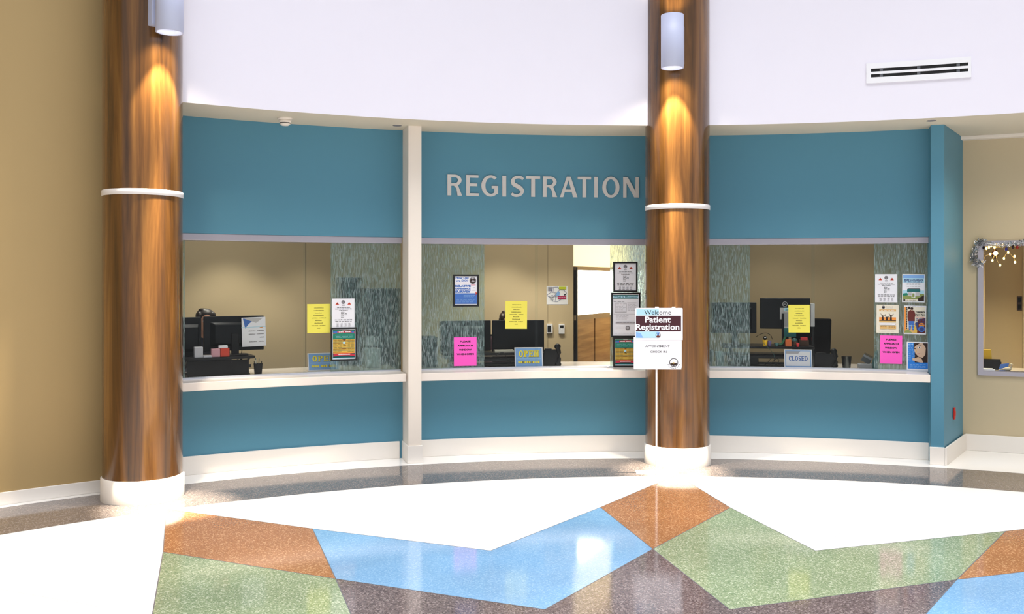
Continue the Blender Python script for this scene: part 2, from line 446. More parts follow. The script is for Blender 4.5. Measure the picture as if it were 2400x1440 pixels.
# printed sheets ---------------------------------------------------------------------------
class Sheet:
    """a printed sheet: origin bottom centre, faces local -Y; drawing in u,v 0..1"""
    def __init__(s, w, h, m='paper', t=0.0012, curl=0.0):
        s.w, s.h, s.k = w, h, 0; s.mb = MB(); s.t = t
        s.mb.box(-w/2, w/2, -t/2, t/2, 0, h, m); s.x0 = -w/2; s.z0 = 0; s.rng = random.Random(int(w*1e5)+int(h*1e5))
    def y(s): s.k += 1; return -s.t/2-0.00022*s.k
    def P(s, u, v): return (s.x0+u*s.w, s.z0+v*s.h)
    def poly(s, pts, m, y=None):
        y = y or s.y(); q = ccw([s.P(*p) for p in pts]); s.mb.face([(a, y, b) for a, b in q], m)
    def rect(s, u0, v0, u1, v1, m): s.poly([(u0, v0), (u1, v0), (u1, v1), (u0, v1)], m)
    def ell(s, u, v, ru, rv, m, n=20): s.poly([(u+ru*math.cos(2*PI*i/n), v+rv*math.sin(2*PI*i/n)) for i in range(n)], m)
    def rng_(s, u, v, ru, rv, k, m, n=24):
        y = s.y()
        for q in ring(u, v, ru, rv, ru*k, rv*k, n=n): s.poly(q, m, y)
    def text(s, txt, u, v, wu, hv, m, bold=0.0):   # fitted into a box wu x hv centred on u,v
        vs, fs, (x0, x1, y0, y1) = text_faces(txt, bold); y = s.y()
        sx = wu*s.w/max(x1-x0, 1e-6); sz = hv*s.h/max(y1-y0, 1e-6); c = s.P(u, v)
        s.mb.mesh([(c[0]+(a-(x0+x1)/2)*sx, y, c[1]+(b-(y0+y1)/2)*sz) for a, b in vs], fs, m)
    def caps(s, txt, u0, u1, v0, v1, m, widths, gap, T=.2, t=.12, serif=.1):
        tot = sum(widths)+gap*(len(txt)-1); k = (u1-u0)/tot; x = u0; y = s.y()
        asp = (u1-u0)*s.w/tot/((v1-v0)*s.h)
        for ch, w in zip(txt, widths):
            for q in glyph(ch, w, T, t, serif): s.poly([(x+a*k, v0+b*(v1-v0)) for a, b in q], m, y)
            x += (w+gap)*k
    def dabs(s, u0, u1, v, hv, m, words=4):    # a line of print too small to read
        y = s.y(); x = u0; L = u1-u0
        ws = [s.rng.uniform(.6, 1.4) for _ in range(words)]; tot = sum(ws)+.25*(words-1)
        for w in ws:
            a = L*w/tot; n = max(2, int(a*s.w/ (hv*s.h*0.8)))
            for i in range(n):
                b0 = x+a*i/n; b1 = b0+a/n*.74; hh = hv*s.rng.uniform(.7, 1.15)
                s.poly([(b0, v-hv/2), (b1, v-hv/2), (b1, v-hv/2+hh), (b0, v-hv/2+hh)], m, y)
            x += L*(w+.25)/tot
    def build(s, name, **kw): return s.mb.build(name, **kw)

def box_on(px0, py0, px1, py1, R):
    """box in the photo -> place on the cylinder of radius R: location of the bottom middle, turn, width, height"""
    pc = (px0+px1)/2; t, X, Y = hit(pc, R)
    w = abs(th(px1, R)-th(px0, R))*R; z0 = zat(py1, Y); z1 = zat(py0, Y)
    return (X, Y, z0), -t, w, z1-z0

# ================================================================ the setting
def D(a): return math.radians(a)
T_L = D(-34.6); T_C = th(1583, 7.74)                 # bearings of the two round columns from the hall's centre
tp0, tp1 = th(957, 8.0), th(988, 8.0)                # cream pilaster
tr0, tr1 = th(2182, 8.07), th(2213, 8.07)            # blue end pier
tre = th(2260, RBEIGE)

# floor -----------------------------------------------------------
fl = MB()
n = 72
ctr = [(CX+12.5*math.cos(2*PI*i/n), CY+12.5*math.sin(2*PI*i/n)) for i in range(n)]
fl.face([(x, y, 0) for x, y in ctr], 'floor_white'); fl.face([(x, y, -0.2) for x, y in reversed(ctr)], 'floor_white')
for i in range(n):
    a, b = ctr[i], ctr[(i+1) % n]; fl.face([(a[0], a[1], -.2), (b[0], b[1], -.2), (b[0], b[1], 0), (a[0], a[1], 0)], 'floor_white')
def fpoly(px, m, z):
    q = ccw([gnd(*p) for p in px]); fl.face([(x, y, z) for x, y in q], m)
def ringstrip(r0, r1, t0, t1, z, m):
    k = 120
    for i in range(k):
        a = t0+(t1-t0)*i/k; b = t0+(t1-t0)*(i+1)/k
        fl.face([pol(a, r0, z), pol(b, r0, z), pol(b, r1, z), pol(a, r1, z)], m)
ringstrip(7.085, 7.916, D(-80), D(80), 0.0006, 'terrazzo_grey')
ringstrip(7.083, 7.089, D(-80), D(80), 0.0009, 'floor_strip'); ringstrip(7.913, 7.918, D(-80), D(80), 0.0009, 'floor_strip')
dark = [(787, 1358), (1277, 1430), (1530, 1288), (1710, 1430), (2242, 1360), (2060, 1562), (875, 1562)]
polys = [('terrazzo_dark', dark),
         ('terrazzo_green', [(382, 1295), (787, 1358), (875, 1562), (337, 1562)]),
         ('terrazzo_orange', [(390, 1194), (732, 1240), (787, 1358), (382, 1295)]),
         ('terrazzo_blue', [(732, 1240), (1150, 1292), (1407, 1190), (1530, 1288), (1277, 1430), (787, 1358)]),
         ('terrazzo_orange', [(1407, 1190), (1586, 1114), (1712, 1191), (1530, 1288)]),
         ('terrazzo_green', [(1530, 1288), (1712, 1191), (1911, 1292), (2357, 1246), (2242, 1360), (1710, 1430)]),
         ('terrazzo_orange', [(2357, 1246), (2500, 1231), (2600, 1318), (2242, 1360)]),
         ('terrazzo_blue', [(2242, 1360), (2600, 1318), (2640, 1562), (2060, 1562)])]
for i, (m, p) in enumerate(polys): fpoly(p, m, 0.0012 if i else 0.0010)
def strip(p, q, w=0.0055, z=0.0016, m='floor_strip'):
    a = Vector(gnd(*p)); b = Vector(gnd(*q)); d = (b-a).normalized(); u = Vector((-d.y, d.x))*w/2
    fl.face([(c.x, c.y, z) for c in (a-u, b-u, b+u, a+u)], m)
seen = set()
for m, p in polys:
    for i in range(len(p)):
        a, b = p[i], p[(i+1) % len(p)]
        if a[1] > 1550 and b[1] > 1550: continue
        k = tuple(sorted((a, b)))
        if k in seen: continue
        seen.add(k); strip(a, b)
for a, b in (((2140, 1132), (1911, 1292)), ((0, 1382), (362, 1446))): strip(a, b, 0.0018, m='ink_light')
ringstrip(8.47, 10.9, D(-48), D(19.5), 0.004, 'carpet')
struct(fl.build('floor'), 'polished terrazzo floor with orange, green and blue diamonds and a grey ring', 'floor')

# blue registration wall with the three long windows ---------------
w = MB()
w.arc(D(-38), tr0+.002, RW, RW+.15, ZH, ZS+.02, 'blue_paint'); w.arc(D(-38), tr0+.002, RW, RW+.15, 0, .775, 'blue_paint')
struct(w.build('wall_back'), 'curved blue wall above and below the registration windows', 'wall')
w = MB()
# blue end pier and its return
w.arc(tr0, tr1, 8.07, 8.45, 0, ZS+.02, 'blue_paint', 4)
P = [pol(tr1-.012, 8.10), pol(tr1, 8.07), pol(tre, RBEIGE+.06), pol(tre-.02, RBEIGE+.06)]
w.hexa([p for p in P]+[p+Vector((0, 0, ZS+.02)) for p in P], 'blue_paint')
struct(w.build('wall_end'), 'narrow blue wall end right of the third window', 'wall')
w = MB(); w.arc(D(-78), D(-36.0), 8.02, 8.2, 0, 7.0, 'beige_paint')
struct(w.build('wall_left'), 'tall beige curved wall left of the left column', 'wall')
t_op0, t_op1 = th(2291, RBEIGE), th(2452, RBEIGE)
z_op0, z_op1 = zpx(2300, 880, RBEIGE), zpx(2300, 565, RBEIGE)
w = MB()
w.arc(tre-.012, t_op0, RBEIGE, RBEIGE+.14, 0, ZS+.02, 'tan_paint'); w.arc(t_op1, D(50), RBEIGE, RBEIGE+.14, 0, ZS+.02, 'tan_paint')
w.arc(t_op0, t_op1, RBEIGE, RBEIGE+.14, 0, z_op0, 'tan_paint'); w.arc(t_op0, t_op1, RBEIGE, RBEIGE+.14, z_op1, ZS+.02, 'tan_paint')
struct(w.build('wall_right'), 'beige curved wall with the garlanded window at the right', 'wall')
w = MB(); w.arc(D(-35.2), D(78), RDRUM, RDRUM+.16, ZS+.001, 7.0, 'drum_paint')
struct(w.build('wall_upper'), 'white curved upper wall above the soffit', 'wall')
w = MB(); w.arc(D(-35.8), D(50), RDRUM+.001, RBEIGE+.14, ZS, ZS+.12, 'soffit_paint')
struct(w.build('ceiling'), 'beige soffit ceiling above the registration windows', 'ceiling')
w = MB(); w.arc(D(-48), D(19.6), 8.46, 13.4, 2.76, 2.84, 'soffit_paint')
struct(w.build('ceiling'), 'office ceiling behind the windows', 'ceiling')

# baseboards
def bb(name, t0, t1, r, label, h=.168):
    b = MB(); b.arc(t0, t1, r-.018, r, 0, h, 'base_white'); struct(b.build(name, bevel=.004), label, 'baseboard')
bb('baseboard_left', D(-78), D(-36.0), 8.02, 'low white baseboard of the tall beige wall', .10)
bb('baseboard_back', D(-36), tp0-.004, RW, 'white baseboard under the first window counter')
bb('baseboard_back', tp1+.001, T_C-.008, RW, 'white baseboard under the middle window counter')
bb('baseboard_back', T_C+.008, tr0, RW, 'white baseboard under the third window counter')
bb('baseboard_right', tre+.001, D(50), RBEIGE, 'white baseboard of the beige wall at the right')
b = MB(); b.arc(tr0-.0015, tr1+.0005, 8.05, 8.069, 0, .168, 'base_white', 3)
P = [pol(tr1+.0005, 8.05), pol(tr1+.0026, 8.05), pol(tre+.002, RBEIGE-.02), pol(tre, RBEIGE-.02)]
b.hexa([p for p in P]+[p+Vector((0, 0, .168)) for p in P], 'base_white')
struct(b.build('baseboard_end', bevel=.003), 'white baseboard around the blue wall end', 'baseboard')

# cream pilaster, the one behind the column, corner trims
b = MB(); b.arc(tp0, tp1, 8.0, 8.31, .17, ZS+.01, 'cream_paint', 3); b.arc(tp0-.0012, tp1+.0012, 7.99, 8.31, 0, .17, 'base_white', 3)
struct(b.build('trim_1', bevel=.004), 'slim cream pilaster between the first two windows', 'pilaster')
b = MB(); b.arc(T_C-.0075, T_C+.0075, 8.05, 8.31, 0, ZS+.01, 'cream_paint', 3)
struct(b.build('trim_2', bevel=.004), 'slim cream pilaster right behind the middle column', 'pilaster')
b = MB(); b.arc(D(-35.98), D(-35.86), 8.005, 8.2, 0, 7.0, 'alu_light', 2)
struct(b.build('trim_3'), 'thin pale corner trim beside the left column', 'trim')
b = MB(); b.arc(tre-.0045, D(50), RBEIGE-.10, RBEIGE, ZS-.035, ZS, 'cream_paint')
struct(b.build('trim_4', bevel=.004), 'pale trim where the beige wall meets the soffit', 'trim')

# windows: frame header, sill track, two textured fixed lites and two sliding clear lites
def window(nm, label, t0, t1, ta, tb, tm, ov=0.004):
    root = bpy.data.objects.new(nm, None); COL.objects.link(root); struct(root, label, 'window')
    root.location = pol((t0+t1)/2, RG, ZC); inv = Matrix.Translation(-Vector(root.location))
    def part(name, mb, **k):
        o = mb.build(name, parent=root, **k); o.matrix_parent_inverse = Matrix.Identity(4); o.location = -Vector(root.location); return o
    h = MB(); h.arc(t0, t1, RW+.006, RG+.075, ZH-.062, ZH, 'aluminium'); part('head_rail', h, bevel=.003)
    h = MB(); h.arc(t0, t1, RG-.014, RG+.05, ZC, ZC+.014, 'alu_light'); part('sill_track', h)
    z0, z1 = ZC+.014, ZH-.062
    for a, b in ((t0, ta), (tb, t1)):
        g = MB(); g.arc(a, b, RG-.004, RG+.004, z0, z1, 'rain_glass'); part('textured_pane', g)
    g = MB(); g.arc(ta-ov, tm+ov*.4, RG+.016, RG+.022, z0, z1, 'clear_glass'); part('clear_pane', g)
    g = MB(); g.arc(tm-ov*.4, tb+ov, RG+.030, RG+.036, z0, z1, 'clear_glass'); part('clear_pane', g)
    return root
window('window_1', 'long sliding window left of the cream pilaster', D(-35), tp0-.001, th(433, RG), th(775, RG), th(716, RG))
window('window_2', 'long sliding window between cream pilaster and middle column', tp1+.001, T_C-.0075, th(1135, RG), th(1430, RG), th(1258, RG))
window('window_3', 'long sliding window between middle column and blue wall end', T_C+.0075, tr0, th(1758, RG), th(2048, RG), th(1906, RG))
# framed opening in the beige wall
root = bpy.data.objects.new('window_4', None); COL.objects.link(root); struct(root, 'aluminium framed window with tinsel in the beige wall', 'window')
root.location = pol((t_op0+t_op1)/2, RBEIGE, z_op0)
def wpart(name, mb, **k):
    o = mb.build(name, parent=root, **k); o.location = -Vector(root.location); return o
fr = MB(); fwd = .0058
fr.arc(t_op0, t_op0+fwd, RBEIGE-.02, RBEIGE+.1, z_op0, z_op1, 'aluminium', 2); fr.arc(t_op1-fwd, t_op1, RBEIGE-.02, RBEIGE+.1, z_op0, z_op1, 'aluminium', 2)
fr.arc(t_op0, t_op1, RBEIGE-.02, RBEIGE+.1, z_op1-.055, z_op1, 'aluminium'); fr.arc(t_op0, t_op1, RBEIGE-.02, RBEIGE+.1, z_op0, z_op0+.045, 'aluminium')
wpart('window_frame', fr)
g = MB(); g.arc(t_op0+fwd, t_op1-fwd, RBEIGE+.06, RBEIGE+.066, z_op0+.045, z_op1-.055, 'clear_glass'); wpart('window_pane', g)

# offices behind the glass -----------------------------------------
tcorner = th(1344, RB)
w = MB(); w.arc(D(-48), tcorner, RB, RB+.12, 0, 2.8, 'office_paint')
for px in (716.0, 1284.0):
    ts = th(px, RB); w.arc(ts-.0003, ts+.0003, RB-.002, RB, 0, 2.8, 'seam', 2)
struct(w.build('wall_office'), 'beige back wall of the first two offices', 'wall')
w = MB(); w.arc(th(1600, RB), D(23.5), RB, RB+.12, 0, 2.8, 'office_paint')
struct(w.build('wall_office'), 'dim beige back wall of the third office', 'wall')
w = MB(); w.arc(th(1600, 8.9), th(1600, 8.9)+.010, 9.1, 13.3, 0, 2.8, 'office_paint', 2)
struct(w.build('wall_divider'), 'wall between the middle and third office', 'wall')
w = MB(); w.arc(D(20.6), D(21.3), 9.17, RB+.1, 0, 2.8, 'office_paint', 2)
struct(w.build('wall_divider'), 'wall between the third office and the garlanded window', 'wall')
w = MB(); w.arc(D(22.6), D(46), RB+.5, RB+.6, 0, 2.8, 'office_paint'); w.arc(D(21.3), D(50), RBEIGE+.15, RB+.6, 2.76, 2.84, 'soffit_paint')
struct(w.build('wall_office'), 'tan wall seen through the garlanded window', 'wall')
# glazed partition with oak panels, running away to the right behind the middle window
A = hit(1345, RB+.02); a3 = Vector((A[1], A[2], 0))
# far end: same rail height drops from y=745 to y=737 across x=1345..1430
zr = zat(745, A[2]); Yb = (EYE-zr)*F/(737-HY); b3 = Vector(((1430-1200)/F*Yb, Yb, 0))
d3 = (b3-a3).normalized(); L3 = 2.0; ang = math.atan2(d3.y, d3.x)
w = MB()
mz = zat(630, A[2])
w.box(0, .035, -.04, .04, 0, mz+.02, 'frame_black')
w.box(0, L3, -.03, .03, mz-.02, mz+.03, 'oak_panel_frame'); w.box(0, L3, -.03, .03, zr-.035, zr+.03, 'oak_panel_frame')
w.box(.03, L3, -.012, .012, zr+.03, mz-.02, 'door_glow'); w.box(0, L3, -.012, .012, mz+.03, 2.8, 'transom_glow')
seg = (b3-a3).length
for i, (q0, q1) in enumerate(((.035, seg*.49), (seg*.53, seg*1.0), (seg*1.03, seg*1.5), (seg*1.53, L3))):
    w.box(q0, q1, -.02, .02, 0, zr-.035, 'panel_oak')
w.box(0, L3, .0, .03, 0, zr, 'oak_panel_frame')
struct(w.build('wall_partition', loc=a3, rz=ang), 'lit frosted glass partition above oak panels', 'partition')

# ================================================================ columns with their sconces
def column(label, X, Y, rz):
    c = thing('wood_column', label, 'column', (X, Y, 0), rz)
    r = .305; zb = .185; zr0 = 2.418
    m = MB(); m.lathe([(r+.012, 0), (r+.012, zb-.008), (r+.004, zb)], 'base_white', n=64); m.build('column_base', c)
    for z0, z1 in ((zb, zr0), (zr0+.046, 6.9)):
        m = MB(); m.lathe([(r, z0), (r, z1)], 'column_wood', n=80); m.build('shaft', c)
    m = MB(); m.lathe([(r+.001, zr0), (r+.004, zr0+.003), (r+.004, zr0+.043), (r+.001, zr0+.046)], 'band_white', n=80); m.build('band', c)
    return c
tR, XR, YR = hit(1587.5, 7.735); tLc, XL, YL = hit(335.0, 7.64)
column('tall brown wood column behind the welcome sign', XR, YR, 0.4)
column('tall brown wood column beside the beige wall', XL, YL, 2.1)

def spot(name, loc, size, blend, power, col, rot=(0, 0, 0), rad=.03, parent=None):
    l = bpy.data.lights.new(name, 'SPOT'); l.energy = power; l.spot_size = math.radians(size); l.spot_blend = blend; l.color = col; l.shadow_soft_size = rad
    o = bpy.data.objects.new(name, l); COL.objects.link(o); o.location = loc; o.rotation_euler = rot
    return o
WARM = (1.0, .86, .66)
def sconce(label, X, Y, dx, dy, z0, z1, lr):
    l = math.hypot(dx, dy); dx /= l; dy /= l
    rz = math.atan2(dx, -dy)      # local -Y points along d
    s = thing('column_sconce', label, 'light', (X+dx*.305, Y+dy*.305, z0), rz)
    off = -(lr+.05)
    m = MB(); pr = [(lr-.012, .075), (lr-.012, .002), (lr-.010, 0), (lr, .001), (lr, z1-z0-.001), (lr-.010, z1-z0), (lr-.012, z1-z0-.002), (lr-.012, z1-z0-.075)]
    # open tube with recessed lamps
    vs = []; fs = []; nn = 48
    for r_, z_ in pr:
        for k in range(nn): a = 2*PI*k/nn; vs.append((r_*math.cos(a), off+r_*math.sin(a), z_))
    for i in range(len(pr)-1):
        for k in range(nn): k2 = (k+1) % nn; fs.append((i*nn+k, i*nn+k2, (i+1)*nn+k2, (i+1)*nn+k))
    m.mesh(vs, fs, 'sconce_paint', True); m.build('housing', s)
    m = MB(); m.box(-.093, .093, -.05, .022, .066, z1-z0-.066, 'sconce_paint'); m.build('mounting_plate', s, bevel=.004)
    for zz, nm in ((.045, 'lamp_disc'), (z1-z0-.045, 'lamp_disc')):
        m = MB(); m.lathe([(.0, 0), (lr*.64, 0), (lr*.64, .01), (0, .01)], 'lamp_glow', c=(0, off, zz), n=32); m.build(nm, s)
        m = MB()
        sg = -1 if zz < .2 else 1
        vs = []; fs = []
        for r_, z_ in ((lr-.0125, zz-sg*.012), (lr*.65, zz-sg*.004 if sg < 0 else zz+.006)):
            for k in range(nn): a = 2*PI*k/nn; vs.append((r_*math.cos(a), off+r_*math.sin(a), z_))
        for k in range(nn): k2 = (k+1) % nn; fs.append((k, k2, nn+k2, nn+k))
        m.mesh(vs, fs, 'sconce_inside', True); m.build('reflector_ring', s)
    cx_, cy_ = X+dx*(.305-off), Y+dy*(.305-off)
    spot('down_lamp', (cx_, cy_, z0+.035), 62, .35, LAMP_WIDE, WARM, rad=.025)
    spot('down_lamp', (cx_, cy_, z0+.035), 19, 1.0, LAMP_CORE, WARM, rad=.025)
    spot('down_lamp', (cx_, cy_, z0+.035), 125, .8, 42, WARM, rad=.025); spot('up_lamp', (cx_, cy_, z1-.035), 125, .8, 42, WARM, rot=(PI, 0, 0), rad=.025)
    spot('up_lamp', (cx_, cy_, z1-.035), 62, .35, LAMP_WIDE, WARM, rot=(PI, 0, 0), rad=.025)
LAMP_WIDE, LAMP_CORE = 420.0, 5200.0
Yl = YR-.44
sconce('pale cylinder up and down light on the middle column', XR, YR, -.12, -.43, zat(160, Yl), zat(36, Yl), .104)
Yl2 = YL-.34
sconce('pale cylinder light on the left column, cut off by the top edge', XL, YL, .43, -.41, zat(73, Yl2-.02), zat(73, Yl2-.02)+.50, .104)

# ================================================================ counters
def counter(label, t0, t1):
    c = MB(); c.arc(t0, t1, RCNT, 9.08, .776, ZC, 'quartz')
    tag(c.build('counter', bevel=.004), label, 'counter', 'registration counters')
counter('pale stone counter under the first window, left of the pilaster', D(-35.6), tp0-.0008)
counter('pale stone counter under the middle window, right of the pilaster', tp1+.0008, T_C-.0085)
counter('pale stone counter under the third window, ending at the blue pier', T_C+.0085, tr0-.0008)

# ================================================================ REGISTRATION lettering
boxes = [('R', 1048, 1082.5), ('E', 1092, 1121.6), ('G', 1127.8, 1166.8), ('I', 1177, 1185.8), ('S', 1196, 1229), ('T', 1232.5, 1265.4), ('R', 1271.8, 1305.4),
         ('A', 1312, 1353), ('T', 1353.5, 1385), ('I', 1392.3, 1401), ('O', 1411.3, 1451.5), ('N', 1460.3, 1496.7)]
zt = (zpx(1065, 409.7, RW)+zpx(1478, 415.6, RW))/2; zb = (zpx(1065, 458.7, RW)+zpx(1478, 463.7, RW))/2
hl = zt-zb
(lx, ly, lz), lrz = frame(1272, RW, zb)
sign = thing('registration_sign', 'brushed pale metal letters reading REGISTRATION on the blue wall', 'sign', (lx, ly, lz), lrz)
Sinv = Matrix.Translation((lx, ly, lz)) @ Matrix.Rotation(lrz, 4, 'Z'); Sinv.invert()
for ch, x0, x1 in boxes:
    t, X, Y = hit((x0+x1)/2, RW); wl = (th(x1, RW)-th(x0, RW))*RW
    m = MB()
    for i, q in enumerate(glyph(ch, wl/hl, .185, .125)):
        q = ccw([(a*hl-wl/2, b*hl) for a, b in q]); m.prism(q, -.016-.00012*(i % 9), -.001, 'letter_metal')
    o = m.build('letter', sign); p = Sinv @ Vector((X, Y, zb)); o.location = p; o.rotation_euler = (0, 0, -t-lrz)
    o['label'] = 'metal letter '+ch

# ================================================================ soffit fittings and vent
t, X, Y = hit(668, 8.0)
s = thing('smoke_detector', 'small round cream detector under the soffit, left of the pilaster', 'smoke detector', (X, Y, ZS))
m = MB(); m.lathe([(.0, -.016), (.062, -.016), (.066, -.008), (.066, 0)], 'cream_paint'); m.build('mounting_plate', s)
m = MB(); m.lathe([(0, -.07), (.03, -.068), (.047, -.055), (.047, -.05), (.044, -.047), (.044, -.043), (.054, -.040), (.056, -.016), (0, -.016)], 'cream_paint'); m.build('sensor_head', s)
m = MB(); m.lathe([(0.0445, -.0475), (.0475, -.0475), (.0475, -.0425), (.0445, -.0425)], 'ink', n=28); m.build('dark_ring', s)
for px, lab in ((931, 'flush round sprinkler cover in the soffit beside the cream pilaster'), (2183, 'flush round sprinkler cover in the soffit above the blue pier')):
    t, X, Y = hit(px, 8.0 if px < 1000 else 7.78)
    m = MB(); m.lathe([(0, -.006), (.038, -.006), (.042, -.003), (.042, 0)], 'cream_paint'); tag(m.build('sprinkler_cover', loc=(X, Y, ZS)), lab, 'sprinkler', 'sprinkler covers')
    m = MB(); m.lathe([(.0385, -.0075), (.042, -.0065), (.0425, -.0035), (.039, -.0045)], 'ink_grey', n=28); q = m.build('shadow_gap', bpy.data.objects['sprinkler_cover' if px < 1000 else 'sprinkler_cover.001'])
# slot vent on the upper wall
v0, v1 = th(2030, RDRUM), th(2276, RDRUM)
zm = (zpx(2041, 170, RDRUM)+zpx(2268, 160, RDRUM))/2
t, X, Y = hit(2153, RDRUM)
vent = thing('slot_vent', 'long white air vent with two black slots on the upper wall', 'vent', (X, Y, zm-.095), 0)
def vp(name, mb, **k): o = mb.build(name, vent, **k); o.location = -Vector(vent.location); return o
sa, sb = th(2041, RDRUM), th(2269, RDRUM)
zz = [zm-.092, zm-.040, zm-.010, zm+.012, zm+.042, zm+.092]
m = MB()
for a, b in ((0, 1), (2, 3), (4, 5)): m.arc(v0, v1, RDRUM-.014, RDRUM, zz[a], zz[b], 'white_metal', 12)
m.arc(v0, sa, RDRUM-.014, RDRUM, zz[1], zz[4], 'white_metal', 2); m.arc(sb, v1, RDRUM-.014, RDRUM, zz[1], zz[4], 'white_metal', 2)
vp('vent_frame', m)
for a, b in ((1, 2), (3, 4)):
    m = MB(); m.arc(sa, sb, RDRUM-.004, RDRUM-.001, zz[a], zz[b], 'slot_black', 12); vp('slot', m)
    for f_ in (.11, .50, .90):
        tt = sa+(sb-sa)*f_; m = MB(); m.arc(tt-.0018, tt+.0018, RDRUM-.010, RDRUM-.004, zz[a]+.004, zz[b]-.004, 'slot_clip', 2); vp('deflector_clip', m)
# red call point on the blue return
m = MB()
ft = (2235.5-2213)/(2260-2213)
pa, pb = pol(tr1, 8.07), pol(tre, RBEIGE); 
# where the pixel ray meets the return face
a_ = (2235.5-1200)/F; den = (pb.x-pa.x)-a_*(pb.y-pa.y); s_ = (a_*pa.y-pa.x)/den
pc = pa+(pb-pa)*s_; ang = math.atan2(pb.y-pa.y, pb.x-pa.x)
m.box(-.03, .03, -.012, .0, 0, .115, 'alarm_red'); 
o = thing('alarm_pull', 'small red alarm box on the blue wall end', 'alarm', (pc.x, pc.y, zat(983, pc.y)), ang)
m.build('alarm_body', o, bevel=.005, seg=3)
m = MB(); m.box(-.016, .016, -.017, -.0121, .035, .08, 'alarm_red'); m.build('alarm_button', o, bevel=.002)

# ================================================================ printed sheets
RS_ = RG-.0065          # on the fixed lites, hall side
RSC1 = RG+.0135         # on the first sliding lite
RSC2 = RG+.0275         # on the second sliding lite
def paper(name, label, cat, box, R, m='paper', draw=None, group=None, roll=0.0):
    loc, rz, w, h = box_on(*box, R); s = Sheet(w, h, m)
    if draw: draw(s)
    o = s.build(name, loc=loc, rz=rz); o.rotation_euler = (0, roll, rz); return tag(o, label, cat, group)
def framed(name, label, box, R, draw, bw=.016, group=None, m='paper'):
    loc, rz, w, h = box_on(*box, R); o = thing(name, label, 'picture frame', loc, rz, group)
    f = MB()
    for x0, x1, z0, z1 in ((-w/2, w/2, 0, bw), (-w/2, w/2, h-bw, h), (-w/2, -w/2+bw, bw, h-bw), (w/2-bw, w/2, bw, h-bw)): f.box(x0, x1, -.012, .004, z0, z1, 'frame_black')
    f.box(-w/2+.004, w/2-.004, .001, .004, .004, h-.004, 'frame_black')
    f.build('picture_border', o, bevel=.0015)
    s = Sheet(w-2*bw+.004, h-2*bw+.004, m); draw(s); s.build('poster_sheet', parent=o, loc=(0, -.001, bw-.002)); return o

def notice(s):
    for u in (.235, .765):
        s.poly([(u-.085, .785), (u+.085, .785), (u, .875)], 'ink_red'); s.rect(u-.012, .80, u+.012, .845, 'ink')
    s.ell(.5, .875, .085, .066, 'ink_grey'); s.ell(.5, .885, .05, .035, 'ink_light'); s.poly([(.42, .86), (.58, .86), (.5, .935)], 'ink_grey')
    s.rect(.44, .745, .56, .79, 'ink_light')
    for u0, u1, v in ((.22, .80, .685), (.14, .88, .64), (.32, .70, .595)): s.dabs(u0, u1, v, .02, 'ink', 5)
    for u1, v in ((.55, .53), (.66, .485), (.66, .44), (.52, .40), (.51, .35)): s.dabs(.40, u1, v, .02, 'ink', 2)
    s.dabs(.12, .89, .265, .022, 'ink', 6); s.dabs(.14, .87, .21, .02, 'ink', 6)
    for u in (.25, .42, .60, .77): s.dabs(u-.05, u+.05, .13, .02, 'ink_grey', 1); s.dabs(u-.04, u+.05, .09, .03, 'ink_light', 1); s.dabs(u-.05, u+.05, .05, .02, 'ink_grey', 1)
def yellow(s):
    for i, (a, b) in enumerate(((.31, .73), (.29, .74), (.35, .65), (.28, .73), (.2, .83), (.36, .64), (.32, .69), (.19, .81), (.43, .58))):
        s.dabs(a, b, .865-.087*i, .026, 'ink_olive', 1 if b-a < .5 else 2)
def pink(s):
    for txt, v, wd in (('PLEASE', .855, .47), ('APPROACH', .71, .68), ('WINDOW', .56, .56), ('WHEN OPEN', .41, .76)): s.text(txt, .5, v, wd, .066, 'ink', .05)
def mobility(s):
    s.rect(.03, .03, .97, .97, 'ink_teal'); s.rect(.03, .68, .97, .97, 'ink_green')
    s.poly([(.05, .84), (.30, .875), (.75, .875), (.95, .84), (.95, .92), (.75, .945), (.25, .935), (.05, .91)], 'ink_crimson'); s.rect(.05, .86, .22, .93, 'ink_blue'); s.rect(.82, .87, .93, .93, 'ink_blue')
    s.dabs(.28, .78, .905, .035, 'paper', 2); s.dabs(.42, .62, .965, .02, 'paper', 1)
    for v in (.80, .76, .72): s.dabs(.1+.1*random.random(), .9-.1*random.random(), v, .008, 'ink_paleblue', 3)
    s.rect(.04, .22, .96, .66, 'ink_yellow')
    for i in range(9): s.rect(.05, .235+.048*i, .95, .243+.048*i, 'ink_teal' if i % 2 else 'ink_brown')
    for i in range(9): s.dabs(.07, .40, .258+.048*i, .014, 'ink_olive', 2); s.dabs(.66, .92, .258+.048*i, .014, 'ink_olive', 2)
    s.poly([(.4, .66), (.6, .66), (.52, .62)], 'ink_brown'); s.ell(.5, .545, .06, .035, 'ink_paleblue'); s.dabs(.4, .6, .36, .026, 'ink_brown', 1); s.poly([(.42, .47), (.60, .45), (.52, .49)], 'ink_darkbrown')
    s.rect(.04, .20, .96, .225, 'ink_orange')
    s.poly([(.05, .10), (.3, .13), (.7, .13), (.95, .10), (.95, .17), (.7, .20), (.3, .20), (.05, .17)], 'ink_crimson'); s.dabs(.26, .76, .165, .03, 'paper', 1); s.rect(.03, .03, .97, .055, 'ink_paleblue')
